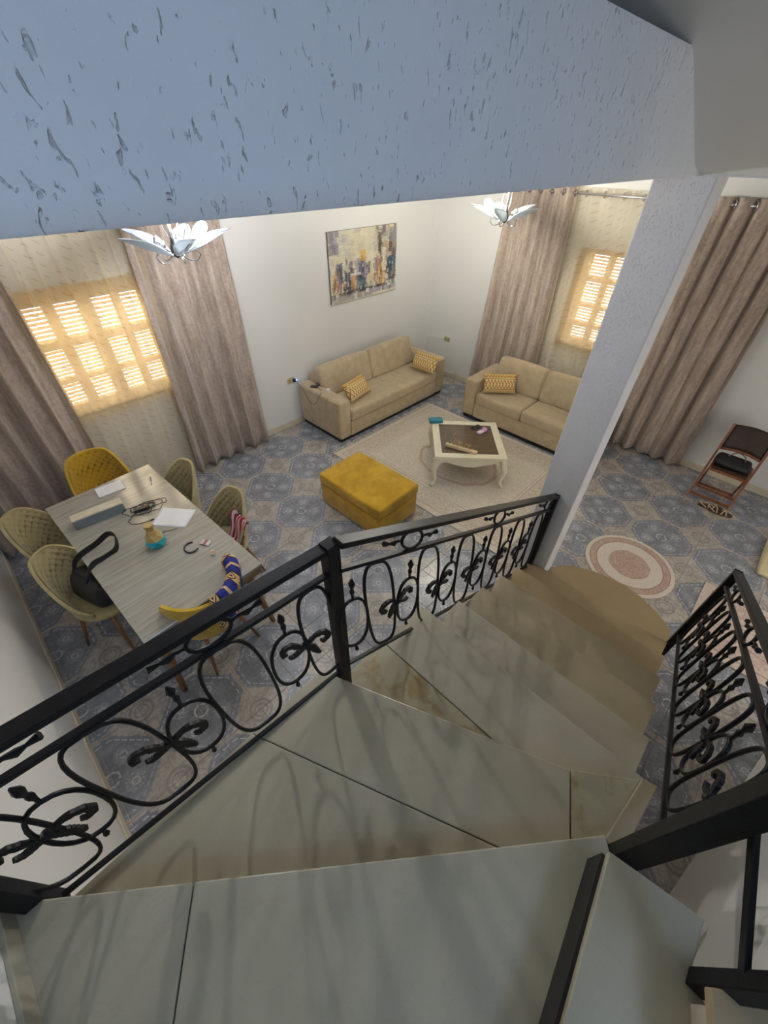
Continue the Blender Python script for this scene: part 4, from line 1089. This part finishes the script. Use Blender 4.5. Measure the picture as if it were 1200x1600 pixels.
# --- things on the chairs
def cloth(name, label, cat, pts_fn, nu, nv, mat, th=0.006):
    m = MB(); m.grid(pts_fn, nu, nv); o = m.build(name, mat, smooth=True)
    s2 = o.modifiers.new('thick', 'SOLIDIFY'); s2.thickness = th
    me = o.data; uv = me.uv_layers.new(name='UVMap')
    for p in me.polygons:
        for l, vi in zip(p.loop_indices, p.vertices): uv.data[l].uv = ((vi % (nu+1))/nu, (vi//(nu+1))/nv)
    return tag(o, label, cat)
def mk_stripes():
    m = M('red_white_stripes', 0.85); u, v, _ = m.xyz(m.coord('UV'))
    s_ = (u*9.0+(m.noise(m.coord('UV'), 5, 2)-0.5)*0.5).fract()
    m.color(m.mix(s_.gt(0.55), srgb(160, 34, 56), srgb(220, 206, 204))); return m.m
def striped(u, v):
    x = lerp(0.74, 0.95, v); y = lerp(2.42, 2.66, u)+0.02*math.sin(9*v)
    z = 0.50+0.03*math.sin(14*u)*math.sin(5*v+1)+0.02*math.sin(23*u+2)+0.19*smooth01((v-0.35)/0.6)
    return (x, y, z)
cloth('striped_cloth', 'crumpled red and white striped cloth on a beige dining chair', 'cloth', striped, 30, 26, mk_stripes())
def mk_shawl():
    m = M('blue_gold_shawl', 0.85); u, v, _ = m.xyz(m.coord('UV'))
    blue, sand, dark = srgb(24, 34, 120), srgb(206, 170, 116), srgb(30, 24, 36)
    bandsf = (u*2.2+v*0.12).fract()
    c = m.mix(bandsf.lt(0.36), blue, sand)
    c = m.mix((bandsf-0.36).abs().lt(0.035).max((bandsf-0.02).abs().lt(0.03)), c, dark)
    c = m.mix((bandsf-0.70).abs().lt(0.05), c, sand)
    du = (bandsf-0.18).abs()*2.6; dv = ((v*5.0).fract()-0.5).abs()
    dm = du+dv
    c = m.mix(dm.lt(0.36), c, dark); c = m.mix(dm.lt(0.25), c, sand); c = m.mix(dm.lt(0.12), c, dark)
    m.color(c); return m.m
def shawl(u, v):
    # hangs over the right half of the backrest of the near chair: v 0 inside, 1 outside
    th = lerp(R(-14), R(84), u); k = v*2-1
    rimz = lerp(0.86, 0.50, smooth01((abs(math.degrees(th))/112-0.70)/0.28))
    drop = 0.30*abs(k)**1.1 if k > 0 else 0.20*abs(k)**1.1
    z = rimz+0.022-drop
    off = (0.040 if k > 0 else -0.035)*min(1, abs(k)*5)
    if k > 0: off += 0.025*math.sin(7*u+1)*k
    zr = max(0, (z-0.45)/0.41)
    r_ = 0.2506+off; x = math.sin(th)*r_; y = -math.cos(th)*(0.235+off)-0.055*zr*max(0, math.cos(th))
    c_, s_ = math.cos(R(8)), math.sin(R(8))
    return (0.335+x*c_-y*s_, 2.09+x*s_+y*c_, z)
cloth('shawl', 'blue and gold patterned shawl draped over the near dining chair', 'shawl', shawl, 40, 30, mk_shawl(), 0.008)
# black shoulder bag
bg = empty('shoulder_bag', (-0.185, 2.77, 0.485), R(108), 'black shoulder bag on a beige chair, its strap looped onto the table', 'bag')
m = MB(); m.rbox(-0.19, 0.15, -0.075, 0.095, 0.0, 0.20, 0.05, 4, 0.02); m.xform(Matrix.Rotation(R(18), 4, 'X')); m.build('bag_body', NYLON, bg, smooth=True)
m = MB(); m.rbox(-0.17, 0.13, -0.06, 0.075, 0.18, 0.215, 0.012, 3); m.xform(Matrix.Rotation(R(18), 4, 'X')); m.build('bag_flap', NYLON, bg, smooth=True)
mi = bg.matrix_basis.inverted()
loop_ = [(-0.22, 2.86, 0.68), (-0.16, 2.90, 0.77), (0.0, 2.94, 0.79), (0.09, 2.93, 0.83), (0.12, 2.86, 0.83), (0.08, 2.80, 0.775), (0.0, 2.78, 0.765), (-0.10, 2.75, 0.775), (-0.19, 2.70, 0.68)]
lp = catmull([mi @ Vector(p) for p in loop_], 6); wv = []
m = MB()
vs, fs = [], []
for i, p in enumerate(lp):
    for dz, dd in ((-0.024, 0), (0.024, 0), (0.024, 0.006), (-0.024, 0.006)):
        vs.append((p.x+dd, p.y+dd, p.z+dz))
for i in range(len(lp)-1):
    for k_ in range(4): fs.append((i*4+k_, i*4+(k_+1) % 4, (i+1)*4+(k_+1) % 4, (i+1)*4+k_))
fs += [(3, 2, 1, 0), tuple((len(lp)-1)*4+k_ for k_ in range(4))]
m.add(vs, fs); m.build('strap', NYLON, bg, smooth=False)

# ================================================================== WALL FITTINGS AND SOFA CHARGER
def outlet(label, c_, axis):
    r_ = empty('wall_outlet', c_, 0 if axis == 'y' else R(-90), label, 'outlet', 'wall outlets')
    MB().rbox(-0.06, 0.06, -0.010, -0.0005, -0.04, 0.04, 0.003, 1).build('plate', SOCKET, r_)
    for dx in (-0.026, 0.026): MB().rbox(dx-0.02, dx+0.02, -0.0125, -0.0095, -0.024, 0.024, 0.002, 1).build('socket', simple('socket_face', srgb(150, 142, 108), 0.4), r_)
    return r_
outlet('double wall outlet left of the long sofa, charger plugged in', (2.87, YA, 0.655), 'y')
outlet('double wall outlet on the wall between the two sofas', (XR, 4.06, 0.61), 'x')
co = empty('cable_conduit', (0, 0, 0), 0, 'white surface conduit running to the outlet between the sofas', 'conduit')
MB().bar((XR-0.008, 4.13, 0.60), (XR-0.008, 4.58-0.12, 0.585), 0.015, 0.02).build('duct', PLASTIC_W, co)
MB().rbox(XR-0.02, XR-0.001, 4.445, 4.475, 0.57, 0.60, 0.003, 1).build('end_cap', PLASTIC_W, co)
ch = empty('phone_charger', (0, 0, 0), 0, 'phone charger with blue light and cable over the arm of the long sofa', 'charger')
MB().rbox(2.885, 2.925, YA-0.05, YA-0.0135, 0.635, 0.675, 0.006, 2).build('plug', PLASTIC_B, ch)
MB().ball((2.925, YA-0.05, 0.662), 0.011, 10).build('indicator_light', LEDBLUE, ch)
MB().tube(catmull([(2.92, YA-0.055, 0.64), (2.935, 4.33, 0.56), (2.935, 4.20, 0.42), (2.935, 4.08, 0.44), (2.937, 4.00, 0.56), (2.965, 3.98, 0.605), (3.02, 4.05, 0.607), (3.06, 4.16, 0.607)], 5), 0.003, 5).build('cable', PLASTIC_B, ch, smooth=True)
ph_ = empty('cordless_phone', (3.03, 4.20, 0.601), R(30), 'small black device lying on the arm of the long sofa', 'phone')
MB().rbox(-0.025, 0.025, -0.05, 0.05, 0, 0.02, 0.006, 2).build('body', PLASTIC_B, ph_); MB().box(-0.015, 0.015, 0.005, 0.035, 0.0199, 0.0207).build('screen', simple('grey_lcd', srgb(90, 96, 100), 0.2), ph_)
pb = empty('power_bank', (3.11, 4.22, 0.601), R(-20), 'grey gadget beside the black device on the sofa arm', 'gadget')
MB().rbox(-0.022, 0.022, -0.04, 0.04, 0, 0.022, 0.006, 2).build('body', simple('dark_grey_plastic', srgb(70, 64, 58), 0.4), pb); MB().tube(catmull([(0, -0.04, 0.01), (0.03, -0.09, 0.008), (0.08, -0.12, 0.006)], 4), 0.003, 5).build('cable', PLASTIC_B, pb, smooth=True)
wc = empty('white_plug', (3.09, 3.98, 0.601), R(25), 'small white charger cube on the sofa arm', 'charger')
MB().rbox(-0.022, 0.022, -0.022, 0.022, 0, 0.03, 0.005, 2).build('cube', PLASTIC_W, wc); MB().box(-0.003, 0.003, -0.030, -0.0215, 0.012, 0.018).build('prong', CHROME, wc)

# ================================================================== FOLDING CHAIR AND SANDALS
fc = empty('folding_chair', (5.30, -0.28, 0), R(90), 'reddish wooden folding chair with dark leather back, beside the right drape', 'chair')
# local: faces +y? built facing -x in the world: local +y -> world -x
for a in (-1, 1):
    MB().bar((a*0.20, 0.17, 0.0), (a*0.20, -0.22, 0.80), 0.022, 0.032, (0, 0.6, 0.4)).build('long_leg', CHAIRWOOD, fc, bevel=0.003)
    MB().bar((a*0.172, -0.16, 0.0), (a*0.172, 0.14, 0.44), 0.02, 0.03, (0, 0.6, 0.4)).build('short_leg', CHAIRWOOD, fc, bevel=0.003)
    MB().bar((a*0.172, -0.10, 0.435), (a*0.172, 0.20, 0.435), 0.02, 0.03).build('seat_rail', CHAIRWOOD, fc, bevel=0.003)
MB().rbox(-0.165, 0.165, -0.10, 0.19, 0.44, 0.462, 0.008, 2).build('seat', LEATHER, fc)
for y, z in ((0.145, 0.05), (0.105, 0.135), (-0.125, 0.05)): MB().bar((-0.19, y, z), (0.19, y, z), 0.02, 0.025).build('stretcher', CHAIRWOOD, fc)
for z in (0.385, 0.405): pass
MB().bar((-0.17, 0.19, 0.425), (0.17, 0.19, 0.425), 0.018, 0.03).build('front_rail', CHAIRWOOD, fc)
m = MB()
def bk(u, v, o=0.0):
    z = lerp(0.545, 0.79, v); y = 0.17-0.39*z/0.80-0.02-0.03*math.sin(PI*u)
    return (lerp(-0.188, 0.188, u), y+o, z+0.012*math.sin(PI*u))
m.grid(lambda u, v: bk(u, v), 14, 6); o = m.build('back_panel', LEATHER, fc, smooth=True); s2 = o.modifiers.new('thick', 'SOLIDIFY'); s2.thickness = 0.016
MB().tube([bk(i/12, 0.0, 0.012) for i in range(13)], 0.014, 8).build('back_rail', CHAIRWOOD, fc, smooth=True)
hbg = empty('handbag', (5.27, -0.27, 0.464), R(90), 'black handbag lying on the seat of the folding chair', 'bag')
MB().rbox(-0.15, 0.16, -0.10, 0.12, 0, 0.07, 0.03, 3, 0.012).build('bag_body', NYLON, hbg, smooth=True)
MB().tube(catmull([(-0.09, 0.0, 0.07), (-0.06, -0.05, 0.11), (0.02, -0.06, 0.12), (0.08, -0.02, 0.07)], 6), 0.006, 6).build('handle', simple('grey_strap', srgb(120, 116, 112), 0.5), hbg, smooth=True)
def sandal(loc, rz, label):
    r_ = empty('sandal', loc, rz, label, 'shoe', 'sandals')
    brown = simple('sandal_brown', srgb(84, 62, 46), 0.6); tan = simple('sandal_tan', srgb(196, 176, 146), 0.6)
    pts = []
    for i in range(24):
        a = 2*PI*i/24; x = 0.125*math.cos(a); y = 0.042*math.sin(a)*(1.0+0.18*math.cos(a)); pts.append((x, y))
    MB().prism(pts, 0.0, 0.02).build('sole', brown, r_, bevel=0.003)
    for x0, x1, zz in ((0.06, 0.02, 0.045), (0.01, 0.06, 0.05), (-0.03, -0.05, 0.05)):
        MB().tube(catmull([(x0, -0.045, 0.015), (lerp(x0, x1, 0.3), -0.02, zz), (lerp(x0, x1, 0.7), 0.02, zz), (x1, 0.045, 0.015)], 5), 0.006, 6).build('strap', tan, r_, smooth=True)
    MB().tube(catmull([(-0.05, -0.042, 0.02), (-0.115, -0.02, 0.055), (-0.115, 0.02, 0.055), (-0.05, 0.042, 0.02)], 5), 0.006, 6).build('heel_strap', tan, r_, smooth=True)
sandal((5.07, -0.33, 0.001), R(-70), 'brown sandal with tan straps under the folding chair, nearer the drape')
sandal((5.04, -0.43, 0.001), R(-82), 'brown sandal with tan straps under the folding chair, farther from the drape')
